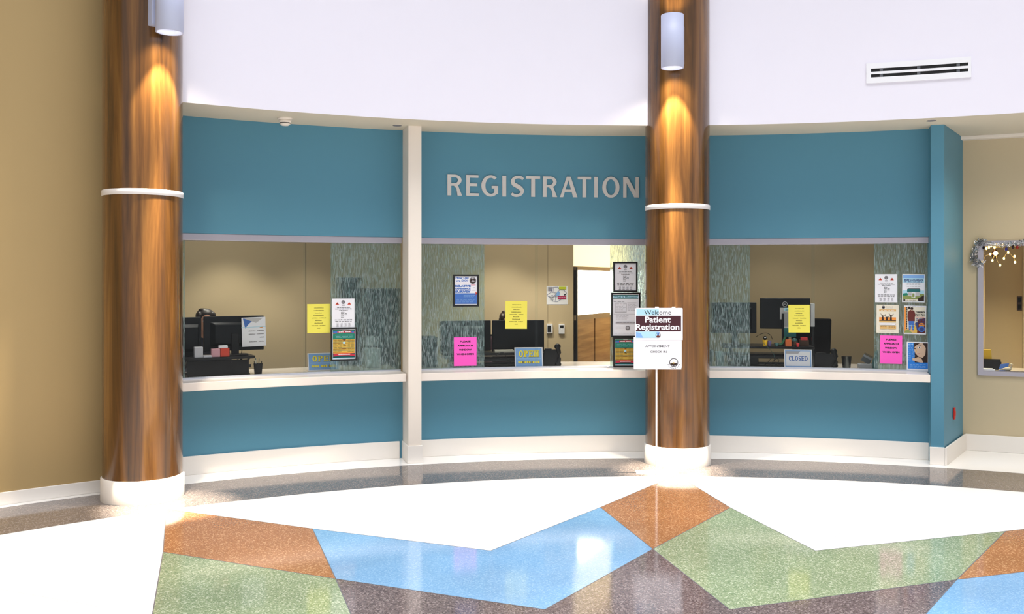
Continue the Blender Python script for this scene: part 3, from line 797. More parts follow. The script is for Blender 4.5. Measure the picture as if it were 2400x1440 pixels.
def survey(s):
    s.text('How Did', .33, .935, .56, .075, 'ink_blue', .05); s.text('we DO?', .33, .84, .54, .075, 'ink_blue', .05)
    s.rect(.05, .755, .62, .77, 'ink_crimson'); s.rect(.72, .68, .92, .695, 'ink_crimson')
    s.ell(.80, .845, .15, .12, 'ink_grey'); s.ell(.80, .835, .115, .09, 'ink_darkbrown'); s.poly([(.73, .80), (.78, .88), (.81, .80), (.85, .87), (.88, .80)], 'ink_light'); s.ell(.80, .93, .05, .03, 'ink_light')
    s.text('RELATIVE', .37, .655, .68, .07, 'ink_blue', .06); s.text('EXPERIENCE', .37, .565, .66, .055, 'ink_blue', .05); s.text('SURVEY', .37, .465, .68, .08, 'ink_blue', .06)
    s.dabs(.8, .9, .60, .015, 'ink_light', 1); s.dabs(.78, .92, .51, .02, 'ink_light', 1)
    s.rect(.02, .045, .98, .405, 'ink_blue')
    for i, v in enumerate((.34, .30, .26, .19, .15, .11)): s.dabs(.06 if i > 2 else .4, .9-.05*(i % 3), v, .008, 'ink_paleblue', 5)
    s.poly([(.90, .47), (1.0, .41), (.90, .33), (.93, .40)], 'ink_red')
def whatis(s):
    s.rect(.03, .955, .97, .975, 'ink_teal'); s.rect(.03, .885, .97, .90, 'ink_teal'); s.rect(.03, .90, .97, .955, 'ink_paleblue'); s.text('What Is Myasaipe?', .5, .925, .9, .045, 'ink_teal', .018)
    s.dabs(.05, .45, .815, .012, 'ink_grey', 3); s.rect(.1, .56, .53, .79, 'ink_light'); s.rect(.115, .575, .515, .775, 'paper')
    for i in range(7): s.dabs(.13, .5-.05*(i % 3), .76-.028*i, .010, 'ink_light', 3); s.dabs(.57, .9-.04*(i % 2), .78-.028*i, .010, 'ink_light', 3)
    s.rect(.55, .79, .9, .793, 'ink_grey'); s.rect(.05, .52, .92, .524, 'ink_grey'); s.rect(.05, .47, .60, .474, 'ink_light')
    for i in range(4): s.dabs(.13, .6-.06*(i % 2), .49-.03*i, .010, 'ink_light', 4)
    s.rect(.12, .30, .9, .335, 'ink_light'); s.dabs(.15, .85, .318, .012, 'ink_grey', 6)
    s.ell(.57, .19, .085, .05, 'ink_grey'); s.ell(.57, .195, .05, .028, 'ink_light'); s.dabs(.12, .45, .19, .012, 'ink_light', 3); s.dabs(.1, .9, .06, .008, 'ink_light', 6)
def lujan(s):
    s.rect(.03, .03, .97, .97, 'ink_paleblue'); s.rect(.03, .42, .97, .7, 'paper')
    s.rect(.03, .86, .97, .97, 'sign_blue')
    s.text('BEN LUZAHAN', .5, .80, .82, .06, 'ink_navy', .045); s.dabs(.1, .9, .73, .03, 'ink_navy', 5)
    for v in (.67, .63, .56): s.dabs(.2, .8, v, .012, 'ink_grey', 5)
    s.rect(.03, .10, .97, .30, 'ink_grass'); s.poly([(.03, .30), (.2, .33), (.3, .26), (.03, .22)], 'ink_green'); s.poly([(.7, .14), (.97, .26), (.97, .04), (.72, .04)], 'ink_darkbrown')
    s.rect(.22, .37, .80, .47, 'ink_teal'); s.poly([(.22, .47), (.8, .47), (.76, .5), (.3, .5)], 'ink_grey'); s.rect(.25, .22, .78, .37, 'grey_light'); s.rect(.42, .16, .58, .35, 'paper'); s.rect(.45, .18, .55, .32, 'ink_grass'); s.rect(.25, .28, .42, .30, 'ink_grey')
    s.rect(.03, .03, .7, .11, 'paper_cream'); s.ell(.1, .07, .05, .035, 'ink'); s.dabs(.2, .6, .07, .02, 'ink_grey', 3)
def dancing(s):
    s.ell(.31, .915, .075, .055, 'ink_grey'); s.ell(.31, .905, .05, .03, 'ink'); s.dabs(.42, .76, .93, .02, 'ink_grey', 4); s.dabs(.42, .72, .89, .016, 'ink_light', 4)
    s.rect(.12, .38, .88, .84, 'ink_sand'); s.rect(.12, .43, .88, .77, 'paper_cream'); s.rect(.12, .43, .88, .56, 'ink_orange'); s.rect(.12, .43, .88, .455, 'ink_darkbrown')
    for u, h_ in ((.28, .58), (.47, .53), (.65, .60)):
        s.poly([(u-.05, .44), (u+.05, .44), (u+.03, h_), (u-.03, h_)], 'ink_darkbrown'); s.ell(u, h_+.03, .026, .022, 'ink_darkbrown')
        s.poly([(u-.03, h_), (u-.10, h_+.11), (u-.085, h_+.115), (u-.005, h_)], 'ink_darkbrown'); s.poly([(u+.03, h_), (u+.12, h_+.075), (u+.11, h_+.09), (u+.005, h_)], 'ink_darkbrown')
    s.dabs(.2, .8, .805, .018, 'paper', 4)
    s.rect(.14, .29, .86, .35, 'paper'); s.dabs(.22, .7, .32, .014, 'ink_light', 4); s.ell(.16, .32, .015, .012, 'ink_crimson'); s.ell(.85, .32, .015, .012, 'ink_crimson')
    s.rect(.16, .15, .49, .26, 'ink_sand'); s.rect(.52, .15, .88, .26, 'ink_sand'); s.dabs(.19, .45, .23, .014, 'ink_brown', 3); s.dabs(.55, .85, .22, .02, 'ink_brown', 3); s.dabs(.1, .8, .05, .01, 'ink_light', 5)
def tuesdays(s):
    s.rect(.04, .04, .97, .96, 'paper_cream'); s.rect(.02, .03, .09, .96, 'ink_orange'); s.dabs(.2, .97, .965, .014, 'ink_darkbrown', 5)
    for i in range(15): s.rect(.105, .06+.06*i, .15, .105+.06*i, 'ink_darkbrown')
    s.poly([(.05, .04), (.97, .04), (.97, .60), (.62, .42), (.3, .3), (.05, .12)], 'ink_sand'); s.poly([(.60, .04), (.97, .04), (.97, .58), (.62, .52)], 'ink_brown'); s.ell(.80, .33, .13, .08, 'ink_orange'); s.poly([(.04, .04), (.4, .04), (.2, .16), (.04, .12)], 'ink_grass')
    s.poly([(.19, .46), (.49, .46), (.49, .60), (.52, .68), (.47, .80), (.36, .86), (.27, .85), (.18, .78), (.16, .62)], 'ink_brown'); s.ell(.35, .885, .065, .055, 'ink_skin'); s.ell(.35, .90, .066, .045, 'ink_darkbrown'); s.ell(.23, .92, .05, .035, 'ink_darkbrown')
    s.poly([(.21, .46), (.47, .46), (.46, .14), (.38, .14), (.345, .36), (.30, .14), (.23, .14)], 'ink_blue')
    s.poly([(.5, .4), (.62, .42), (.68, .14), (.56, .16)], 'ink_navy'); s.poly([(.44, .06), (.6, .06), (.55, .3), (.48, .3)], 'ink_yellow')
    s.text("Tuesday's", .72, .785, .42, .07, 'ink', .05); s.text('5pm-7pm', .74, .685, .44, .065, 'ink', .05)
    s.dabs(.55, .92, .60, .016, 'ink_crimson', 3)
    for v in (.54, .48, .42, .36): s.dabs(.56, .93, v, .03, 'ink_navy', 3)
    s.ell(.80, .19, .15, .11, 'ink_blue'); s.ell(.80, .19, .10, .07, 'ink_navy'); s.dabs(.2, .5, .30, .03, 'ink_paleblue', 3); s.dabs(.2, .46, .22, .03, 'ink_paleblue', 3); s.rect(.03, .03, .97, .045, 'paper')
def face(s):
    s.rect(.05, .05, .95, .96, 'ink_darkbrown'); s.rect(.05, .27, .36, .96, 'ink_brightblue')
    s.poly([(.34, .96), (.78, .96), (.86, .78), (.84, .56), (.72, .44), (.55, .47), (.40, .58), (.33, .72)], 'ink_skin')
    s.poly([(.34, .96), (.60, .96), (.38, .85), (.30, .72), (.32, .9)], 'ink_darkbrown'); s.poly([(.72, .96), (.95, .96), (.95, .4), (.80, .42), (.87, .6), (.86, .8)], 'ink_darkbrown')
    s.ell(.57, .80, .07, .03, 'paper'); s.ell(.58, .80, .035, .028, 'ink_darkbrown'); s.poly([(.49, .845), (.66, .87), (.66, .88), (.49, .86)], 'ink_darkbrown'); s.ell(.37, .76, .03, .02, 'ink_darkbrown')
    s.poly([(.44, .75), (.40, .66), (.46, .645)], 'ink_sand'); s.poly([(.46, .565), (.58, .58), (.60, .595), (.47, .58)], 'ink_crimson')
    s.poly([(.26, .34), (.60, .27), (.74, .27), (.68, .40), (.52, .47), (.36, .42), (.26, .42)], 'ink_skin'); s.poly([(.36, .40), (.60, .42), (.60, .425), (.36, .41)], 'ink_sand')
    s.rect(.05, .05, .95, .27, 'ink_brightblue')
    for i in range(9): s.dabs(.08, .30 if i < 4 else .38-.03*(i % 3), .92-.07*i, .028, 'ink_paleblue', 2)
    for v in (.2, .14, .10): s.dabs(.15, .85, v, .010, 'ink_paleblue', 5)

# first window
paper('notice_sheet', 'yellow notice taped to clear glass of the first window', 'notice', (720, 713, 773, 781), RSC2, 'paper_yellow', yellow, 'yellow notices')
paper('notice_sheet', 'white notice with two red triangles above the green poster', 'notice', (778, 700, 831, 768), RS_, 'paper', notice)
framed('framed_poster', 'black framed green and yellow poster below a white notice in the first window', (775, 768, 837, 846), RS_, mobility)
# middle window
framed('framed_poster', 'black framed blue survey poster on the textured pane', (1062, 644, 1122, 719), RS_, survey)
paper('notice_sheet', 'pink notice under the framed survey poster', 'notice', (1064, 791, 1117, 858), RS_, 'paper_pink', pink, 'pink notices')
paper('notice_sheet', 'yellow notice taped to clear glass of the middle window', 'notice', (1184, 706, 1235, 771), RSC1, 'paper_yellow', yellow, 'yellow notices', roll=0.012)
framed('framed_poster', 'black framed white notice with red triangles, topmost of three frames', (1437, 614, 1494, 685), RS_, notice)
framed('framed_poster', 'black framed white information poster, middle of three frames', (1432, 686, 1501, 791), RS_, whatis)
framed('framed_poster', 'black framed green poster partly behind the welcome sign', (1437, 791, 1493, 861), RS_, mobility)
# third window
paper('notice_sheet', 'yellow notice taped in front of the wide monitor, third window', 'notice', (1848, 715, 1898, 780), RSC1, 'paper_yellow', yellow, 'yellow notices', roll=-0.006)
paper('notice_sheet', 'white notice with red triangles, unframed, in the third window', 'notice', (2051, 643, 2103, 709), RS_, 'paper', notice)
paper('poster_sheet', 'pale blue poster of a building, top right in the third window', 'poster', (2114, 643, 2167, 709), RS_, 'paper', lujan, roll=0.012)
paper('poster_sheet', 'cream poster of three dancing silhouettes at sunset', 'poster', (2054, 715, 2106, 781), RS_, 'paper_cream', dancing, roll=0.006)
paper('poster_sheet', 'poster of a man in a dark red shirt seen from behind', 'poster', (2118, 717, 2170, 784), RS_, 'paper', tuesdays, roll=0.012)
paper('notice_sheet', 'pink notice under the cream dancing poster', 'notice', (2062, 787, 2114, 853), RS_, 'paper_pink', pink, 'pink notices', roll=0.008)
paper('poster_sheet', 'blue poster of a dark-haired face resting on a hand', 'poster', (2125, 802, 2177, 868), RS_, 'paper', face)

# table-top signs ------------------------------------------------------------
def desk_sign(name, label, box, R, kind, group):
    loc, rz, w, h = box_on(*box, R); o = thing(name, label, 'sign', (loc[0], loc[1], ZC), rz, group)
    h = loc[2]+h-ZC; tilt = Matrix.Rotation(-.12, 4, 'X')
    if kind == 'open':
        s = Sheet(w, h, 'paper', .004); s.rect(.035, .05, .965, .95, 'sign_blue'); s.rect(.06, .425, .94, .44, 'ink_paleblue')
        s.caps('OPEN', .158, .858, .505, .83, 'ink_olive', (.72, .66, .66, .74), .2, T=.24, t=.15, serif=.13)
        s.caps('OPEN', .15, .85, .52, .84, 'sign_yellow', (.72, .66, .66, .74), .2, T=.24, t=.15, serif=.13)
        s.dabs(.125, .905, .25, .12, 'ink_olive', 3); s.dabs(.12, .90, .26, .12, 'sign_yellow', 3)
    else:
        s = Sheet(w, h, 'paper', .004); s.rect(.04, .06, .96, .94, 'sign_blue'); s.rect(.07, .10, .93, .90, 'paper')
        s.poly([(.07, .9), (.07, .76), (.5, .76), (.58, .9)], 'ink_light')
        s.caps('CLOSED', .17, .84, .38, .64, 'ink_blue', (.66, .6, .72, .6, .64, .72), .14, T=.2, t=.13, serif=.09)
    f = s.build('sign_face', parent=o); f.rotation_euler = (-.2, 0, 0); f.location = (0, 0, .003)
    m = MB(); m.box(-w/2, w/2, -.002, .07, 0, .003, 'clear_glass'); m.build('stand_foot', o)
    return o
desk_sign('desk_sign', 'blue OPEN sign partly behind textured glass, first window', (722, 828, 796, 873), 8.62, 'open', 'open signs')
desk_sign('desk_sign', 'blue OPEN sign on the middle counter beside the monitors', (1207, 815, 1273, 866), 8.43, 'open', 'open signs')
desk_sign('desk_sign', 'white CLOSED sign on the third counter', (1838, 820, 1904, 866), 8.43, 'closed', None)

# ================================================================ welcome sign on its pole
pxp = 1538.5
Yp = 8.50; Xp = (pxp-1200)/F*Yp
st = thing('sign_stand', 'white pole stand holding welcome and check in sheets before the middle column', 'sign', (Xp, Yp, 0), math.radians(-2))
m = MB(); m.box(-.19, .19, -.085, .055, 0, .006, 'base_white'); m.build('base_plate', st, bevel=.002)
zpt = zat(722, Yp); k = Yp/F
m = MB(); m.tube([(0, 0, .006), (0, 0, zpt-.02)], .0085, 'white_metal', 12); m.build('pole', st)
def at(px): return (px-pxp)*k
m = MB(); m.box(at(1491), at(1597), -.013, -.010, zat(862, Yp), zpt, 'white_metal'); m.build('backing_board', st)
# lower sheet
wl = at(1596)-at(1485); s = Sheet(wl, (866-790)*k, 'paper')
s.text('APPOINTMENT', .50, .715, .51, .066, 'ink', .012); s.text('CHECK IN', .52, .545, .34, .064, 'ink', .012)
s.rng_(.84, .215, .092, .135, .86, 'ink'); s.ell(.84, .215, .078, .115, 'paper')
s.poly([(.765, .195), (.91, .195), (.90, .14), (.84, .105), (.78, .14)], 'ink_darkbrown'); s.rect(.775, .19, .84, .205, 'ink_yellow'); s.rect(.77, .225, .91, .228, 'ink_grey'); s.poly([(.82, .28), (.85, .25), (.83, .27)], 'ink_grey'); s.ell(.84, .2, .015, .02, 'ink_yellow')
for i in range(9):
    a = math.radians(200+17.5*i); s.rect(.84+.125*math.cos(a)-.007, .215+.18*math.sin(a)-.011, .84+.125*math.cos(a)+.007, .215+.18*math.sin(a)+.011, 'ink_grey')
s.build('check_in_sheet', parent=st, loc=((at(1596)+at(1485))/2, -.0165, zat(866, Yp)))
# upper sheet
wu = at(1599)-at(1488); hu = (797-723)*k; s = Sheet(wu, hu, 'paper')
s.rect(.03, .78, .5, .975, 'ink_paleblue')
s.poly([(.5, .78), (.97, .78), (.97, .93), (.9, .975), (.5, .975)], 'paper')
s.text('Welcome', .475, .875, .56, .135, 'ink', .0)
s.rect(.02, .275, .965, .765, 'ink_maroon')
s.text('Patient', .48, .645, .54, .20, 'paper', .026); s.text('Registration', .475, .385, .91, .245, 'paper', .026)
s.poly([(.02, .265), (.5, .265), (.45, .07), (.02, .06)], 'ink_paleblue'); s.poly([(.02, .25), (.12, .22), (.17, .07), (.02, .08)], 'sign_blue')
s.rng_(.485, .15, .055, .082, .82, 'ink_grey'); s.ell(.485, .115, .035, .03, 'ink_brown'); s.ell(.485, .185, .02, .035, 'ink_blue'); s.poly([(.44, .22), (.53, .22), (.515, .25), (.455, .25)], 'sign_blue')
u = s.build('welcome_sheet', parent=st, loc=((at(1599)+at(1488))/2, -.0185, zat(797, Yp)))
for px in (1539, 1578):
    m = MB(); m.box(at(px)-.016, at(px)+.016, -.021, -.006, zpt-.012, zpt+.010, 'white_metal'); m.build('clip', st, bevel=.004)

# ================================================================ office furniture
def monitor(label, box, R, zbase, group='office monitors', logo=False, bulge=True, neck='black_plastic', turn=0.0):
    loc, rz, w, h = box_on(*box, R); z0 = loc[2]
    o = thing('monitor', label, 'monitor', (loc[0], loc[1], zbase), rz+turn, group); dz = z0-zbase
    m = MB(); m.box(-w/2, w/2, -.012, .018, dz, dz+h, 'monitor_back'); m.build('casing', o, bevel=.006)
    m = MB(); m.box(-w/2+.012, w/2-.012, .0181, .0195, dz+.018, dz+h-.012, 'screen_off'); m.build('screen', o)
    if bulge:
        m = MB(); a, b = w*.32, h*.30; zc = dz+h*.48
        m.hexa([(-a, -.04, zc-b*.9), (a, -.04, zc-b*.9), (a*1.25, -.0121, zc-b*1.2), (-a*1.25, -.0121, zc-b*1.2), (-a, -.04, zc+b*.9), (a, -.04, zc+b*.9), (a*1.25, -.0121, zc+b*1.2), (-a*1.25, -.0121, zc+b*1.2)], 'monitor_back')
        m.build('rear_cover', o, bevel=.008)
    if dz > .02:
        m = MB(); m.box(-.035, .035, -.062, -.041, .008, dz+h*(.5 if neck == 'black_plastic' else .86), neck); m.build('stand_neck', o, bevel=.004)
        m = MB(); m.box(-.11, .11, -.13, .07, 0, .010, 'black_plastic'); m.build('stand_foot', o, bevel=.004)
    if logo:
        zl = dz+h*.80; m = MB(); y = -.0135
        for q in ring(0, zl, .027, .027, .0225, .0225, n=32): m.face([(a, y, b) for a, b in ccw(q)], 'grey_light')
        vs, fs, (x0, x1, y0, y1) = text_faces('DELL', .02)
        m.mesh([((a-(x0+x1)/2)*.036/(x1-x0), y, zl+(b-(y0+y1)/2)*.012/(y1-y0)) for a, b in vs], fs, 'grey_light'); e = m.build('round_emblem', o)
    return o
def riser(label, px0, px1, R, ztop, depth=.42, panel=False, m='black_plastic'):
    pc = (px0+px1)/2; t, X, Y = hit(pc, R); w = (th(px1, R)-th(px0, R))*R
    o = thing('desk_riser', label, 'desk riser', (X, Y, ZC), -t, 'desk risers'); H = ztop-ZC
    b = MB(); b.box(-w*.42, w*.42, -depth*.45, -depth*.45+.05, 0, .018, m); b.box(-w*.42, w*.42, depth*.45-.05, depth*.45, 0, .018, m)
    for sx in (-1, 1): b.box(sx*w*.40-.02, sx*w*.40+.02, -depth*.45+.05, depth*.45-.05, 0, .018, m)
    b.build('base_frame', o, bevel=.003)
    p = MB(); n = 8; pts = []
    for cx_, cy_, a0 in ((w/2-.05, -depth/2+.05, -90), (w/2-.05, depth/2-.05, 0), (-w/2+.05, depth/2-.05, 90), (-w/2+.05, -depth/2+.05, 180)):
        for i in range(n+1): a = math.radians(a0+90*i/n); pts.append((cx_+.05*math.cos(a), cy_+.05*math.sin(a)))
    k = len(pts); vs = [(x, y, H-.024) for x, y in pts]+[(x, y, H) for x, y in pts]
    p.mesh(vs, [tuple(range(k, 2*k)), tuple(reversed(range(k)))]+[(i, (i+1) % k, k+(i+1) % k, k+i) for i in range(k)], m); p.build('top_platform', o, bevel=.003)
    q = MB(); q.box(-w*.46, w*.46, depth*.35, depth*.35+.25, H*.42, H*.42+.018, m); q.build('keyboard_tray', o, bevel=.004)
    for sx in (-1, 1):
        a = MB(); x = sx*w*.38
        a.tube([(x, -depth*.4, .02), (x, depth*.3, H-.026)], .012, m, 6); a.tube([(x+.03*sx, depth*.4, .02), (x+.03*sx, -depth*.3, H-.026)], .012, m, 6); a.build('lift_arm', o)
    a = MB(); a.box(-w*.44, w*.44, -depth*.42, -depth*.42+.02, H*.40, H*.40+.03, m); a.build('cross_bar', o, bevel=.003)
    if panel: a = MB(); a.box(-w*.46, w*.40, -depth*.47, -depth*.47+.012, .015, H-.03, 'black_matte'); a.build('shade_panel', o, bevel=.003)  # black sheet put in for the shadow filling the space under the platform
    return o
def chair(label, X, Y, rz, seat=.50, top=1.12, group='office chairs'):
    o = thing('office_chair', label, 'chair', (X, Y, 0), rz, group)
    m = MB(); m.box(-.25, .25, -.25, .24, seat-.08, seat, 'black_fabric'); m.build('seat', o, bevel=.035, seg=4)
    m = MB(); h0, h1 = seat+.10, top
    for i in range(1):
        m.hexa([(-.19, .25, h0), (.19, .25, h0), (.19, .30, h0), (-.19, .30, h0), (-.23, .31, h1), (.23, .31, h1), (.23, .36, h1), (-.23, .36, h1)], 'black_fabric')
    m.build('backrest', o, bevel=.02, seg=4)
    m = MB(); m.box(-.04, .04, .18, .275, seat-.06, seat-.04, 'black_plastic'); m.box(-.04, .04, .255, .28, seat-.06, seat+.3, 'black_plastic'); m.build('back_bracket', o, bevel=.004)
    m = MB(); m.lathe([(.04, .09), (.04, .22), (.025, .22), (.025, seat-.08)], 'black_plastic', n=20); m.build('gas_column', o)
    m = MB()
    for i in range(5):
        a = 2*PI*i/5; m.tube([(0, 0, .10), (.30*math.cos(a), .30*math.sin(a), .07)], [.03, .018], 'black_plastic', 8)
    m.build('star_base', o)
    for i in range(5):
        a = 2*PI*i/5; c = MB(); c.ball((.30*math.cos(a), .30*math.sin(a), .028), (.026, .026, .028), 'black_matte', 12, 8); c.build('caster', o)
    for sx in (-1, 1):
        c = MB(); c.tube([(sx*.255, .06, seat-.05), (sx*.285, .06, seat+.02), (sx*.285, .04, seat+.20)], .013, 'black_plastic'); c.box(sx*.285-.03, sx*.285+.03, -.14, .12, seat+.20, seat+.225, 'black_plastic'); c.build('armrest', o, bevel=.004)
    return o

# bodies: tapered limbs fused into one skin by a voxel remesh
def capsule(mb, p0, p1, r0, r1, m, n=14):
    a, b = Vector(p0), Vector(p1); path = []; rs = []
    d = (b-a).normalized()
    for i in range(4): t = i/4*PI/2; path.append(a-d*r0*math.cos(t)); rs.append(max(r0*math.sin(t), r0*.05))
    path.append(a); rs.append(r0); path.append(b); rs.append(r1)
    for i in range(1, 5): t = i/4*PI/2; path.append(b+d*r1*math.sin(t)); rs.append(max(r1*math.cos(t), r1*.05))
    mb.tube(path, rs, m, n)
def fuse(mb, name, parent, voxel, mname, smooth=4):
    o = mb.build('tmp_body'); r = o.modifiers.new('r', 'REMESH'); r.mode = 'VOXEL'; r.voxel_size = voxel; r.use_smooth_shade = True
    sm = o.modifiers.new('s', 'SMOOTH'); sm.iterations = smooth; sm.factor = .5
    dg = bpy.context.evaluated_depsgraph_get(); dg.update(); me = bpy.data.meshes.new_from_object(o.evaluated_get(dg))
    bpy.data.objects.remove(o); me.name = name
    me.materials.clear(); me.materials.append(M[mname])
    me.polygons.foreach_set('material_index', [0]*len(me.polygons)); me.polygons.foreach_set('use_smooth', [True]*len(me.polygons))
    q = bpy.data.objects.new(name, me); COL.objects.link(q); q.parent = parent; return q
def person(label, X, Y, rz, top, seat, shirt, hair, lean=0.0):
    """seated, facing local -Y; top = height of the head, seat = seat height"""
    o = thing('person', label, 'person', (X, Y, 0), rz)
    hz = top-.125; hy = -.10-lean; nz = top-.27; sh = nz-.06; hip = seat+.10
    b = MB()
    b.ball((0, hy, hz), (.074, .094, .115), 'skin', 20, 14); b.ball((0, hy-.035, hz-.07), (.052, .055, .055), 'skin'); b.ball((0, hy-.096, hz-.02), (.012, .018, .024), 'skin', 10, 7)
    b.ball((0, hy-.083, hz-.062), (.024, .012, .010), 'skin', 10, 7); b.ball((0, hy-.085, hz+.03), (.05, .014, .012), 'skin', 10, 7)
    for sx in (-1, 1): b.ball((sx*.076, hy+.005, hz-.015), (.012, .022, .032), 'skin', 10, 7)
    capsule(b, (0, hy+.02, hz-.07), (0, -.04-lean*.7, nz-.03), .050, .058, 'skin')
    # trunk
    b.ball((0, -.02-lean*.6, sh-.08), (.175, .105, .14), 'skin', 20, 12); b.ball((0, .01-lean*.3, (sh+hip)/2-.02), (.145, .10, .20), 'skin', 20, 12); b.ball((0, .02, hip), (.165, .13, .12), 'skin', 20, 12)
    for sx in (-1, 1):
        S = (sx*.175, -.02-lean*.6, sh-.03); E = (sx*.235, -.08, sh-.30); Wr = (sx*.13, -.33, sh-.34)
        capsule(b, S, E, .052, .042, 'skin'); capsule(b, E, Wr, .042, .028, 'skin')
        pm = (sx*.115, -.40, sh-.345); capsule(b, Wr, pm, .028, .034, 'skin')
        for i, (fx, fl_) in enumerate(((-.028, .062), (-.010, .072), (.009, .068), (.027, .054))):
            p0 = (pm[0]+fx, pm[1]-.025, pm[2]+.004); p1 = (pm[0]+fx*1.15, pm[1]-.025-fl_*.55, pm[2]+.010); p2 = (pm[0]+fx*1.2, pm[1]-.025-fl_, pm[2]-.012)
            capsule(b, p0, p1, .0098, .0092, 'skin', 8); capsule(b, p1, p2, .0092, .008, 'skin', 8)
        tx = -sx*.04; capsule(b, (pm[0]+tx*.7, pm[1]+.03, pm[2]), (pm[0]+tx*1.25, pm[1]-.015, pm[2]-.004), .0115, .010, 'skin', 8); capsule(b, (pm[0]+tx*1.25, pm[1]-.015, pm[2]-.004), (pm[0]+tx*1.05, pm[1]-.045, pm[2]-.008), .010, .0085, 'skin', 8)
        H0 = (sx*.09, .0, hip-.015); K = (sx*.12, -.42, hip-.01); A_ = (sx*.12, -.40, .09)
        capsule(b, H0, K, .085, .058, 'skin'); capsule(b, K, A_, .054, .038, 'skin'); capsule(b, A_, (sx*.125, -.53, .04), .038, .03, 'skin')
    fuse(b, 'body', o, .0075, 'skin', 3)
    c = MB()      # shirt
    c.ball((0, -.02-lean*.6, sh-.08), (.187, .117, .15), shirt, 20, 12); c.ball((0, .01-lean*.3, (sh+hip)/2-.02), (.158, .113, .22), shirt, 20, 12)
    for sx in (-1, 1):
        S = (sx*.175, -.02-lean*.6, sh-.03); E = (sx*.235, -.08, sh-.30); Wr = (sx*.155, -.28, sh-.335)
        capsule(c, S, E, .063, .053, shirt); capsule(c, E, Wr, .053, .040, shirt)
    fuse(c, 'shirt', o, .012, shirt, 3)
    c = MB(); c.ball((0, .02, hip-.01), (.178, .142, .125), 'trousers', 20, 12)
    for sx in (-1, 1):
        H0 = (sx*.09, .0, hip-.015); K = (sx*.12, -.42, hip-.01); A_ = (sx*.12, -.40, .12)
        capsule(c, H0, K, .096, .069, 'trousers'); capsule(c, K, A_, .066, .055, 'trousers')
    fuse(c, 'trousers', o, .014, 'trousers', 3)
    c = MB()      # hair: cap with a parting, falling behind the ears
    c.ball((0, hy+.030, hz+.058), (.096, .106, .073), hair, 24, 14); c.ball((0, hy+.045, hz+.01), (.092, .085, .10), hair, 20, 12); c.ball((-.070, hy-.02, hz+.05), (.028, .05, .05), hair, 14, 9); c.ball((.072, hy-.02, hz+.05), (.026, .05, .05), hair, 14, 9)
    for sx in (-1, 1): capsule(c, (sx*.078, hy+.02, hz+.03), (sx*.082, hy+.04, hz-.14), .026, .022, hair)
    c.ball((0, hy+.07, hz-.07), (.085, .05, .11), hair, 16, 10); c.ball((-.03, hy+.02, hz+.118), (.04, .05, .016), hair, 12, 7)
    fuse(c, 'hair', o, .007, hair, 2)
    for sx in (-1, 1):
        e = MB(); e.ball((sx*.031, hy-.084, hz+.004), (.0125, .009, .009), 'eye_white', 12, 8); e.ball((sx*.031, hy-.0915, hz+.004), (.0055, .003, .0055), 'eye_dark', 10, 6); e.build('eye', o)
    return o

# -------- first office
riser('black desk riser holding two monitors in the first window', 424, 590, 8.66, 1.035, .42, panel=True)
monitor('black monitor at the left end behind the first window', (420, 744, 472, 838), 8.66, 1.036, turn=.10)
mon = monitor('wide black monitor with a white sheet taped on its back', (478, 741, 619, 822), 8.66, 1.036)
mk = (hit(550, 8.6)[2])/F
def taped(s):
    s.poly([(.06, .97), (.62, .97), (.30, .78), (.14, .62)], 'ink_blue'); s.poly([(.1, .97), (.9, .97), (.6, .80)], 'grey_light'); s.rect(-.02, .655, 1.0, .675, 'ink_paleblue')
    s.poly([(.74, .645), (.88, .66), (.86, .625), (.76, .62)], 'ink_orange')
    for u0, v in ((.28, .53), (.28, .42), (.74, .30), (.30, .16)): s.dabs(u0, .92, v, .03, 'ink_grey', 2 if u0 < .5 else 1)
paper('taped_sheet', 'white sheet with a blue corner taped to the monitor back', 'paper', (568, 744, 624, 812), 8.60, 'paper', taped, roll=-.03)
def small_box(name, label, box, R, m, depth=.06, z=None, group=None, cat='box', bev=.003):
    loc, rz, w, h = box_on(*box, R); b = MB(); z0 = loc[2] if z is None else z
    b.box(-w/2, w/2, 0, depth, 0, h, m); return tag(b.build(name, loc=(loc[0], loc[1], z0), rz=rz, bevel=bev), label, cat, group)
RT = 8.47
small_box('small_box', 'small pale grey box at the left of the black riser', (457, 826, 476, 851), RT, 'box_white', z=1.035)
small_box('small_box', 'small pink box beside the orange box on the riser', (497, 826, 516, 845), RT, 'box_pink', z=1.035)
bx = small_box('small_box', 'small orange-red box on the riser before the monitor', (517, 825, 538, 845), RT, 'box_red', z=1.035)
lz = 1.035+bx.dimensions.z if False else 1.035
hb = box_on(517, 825, 538, 845, RT)[3]
small_box('note_block', 'small white note block on top of the orange and pink boxes', (514, 818, 534, 824), RT+.005, 'paper', z=1.035+hb, cat='paper', depth=.05)
small_box('paper_slip', 'white paper slip lying between the grey and pink boxes', (478, 840, 497, 844), RT, 'paper', z=1.035, cat='paper', bev=0)
def pen_cup(label, px, R, r=.042, h=.11):
    t, X, Y = hit(px, R); o = thing('pen_cup', label, 'pen cup', (X, Y, ZC), -t)
    m = MB(); m.lathe([(r*.78, 0), (r, h), (r*.94, h), (r*.74, .006), (0, .006)], 'black_matte', n=24); m.build('cup', o)
    for i in range(7):
        a = 2*PI*i/7; m = MB(); q = (.5*r*math.cos(a), .5*r*math.sin(a)); e = (.85*r*math.cos(a+.3), .85*r*math.sin(a+.3))
        m.tube([(q[0], q[1], .01), (e[0], e[1], h+.02+.014*(i % 3))], .0035, ('black_plastic', 'pen_light', 'cup_teal')[i % 3], 6); m.build('pen', o)
pen_cup('black pen cup full of pens on the first counter', 605, 8.47)
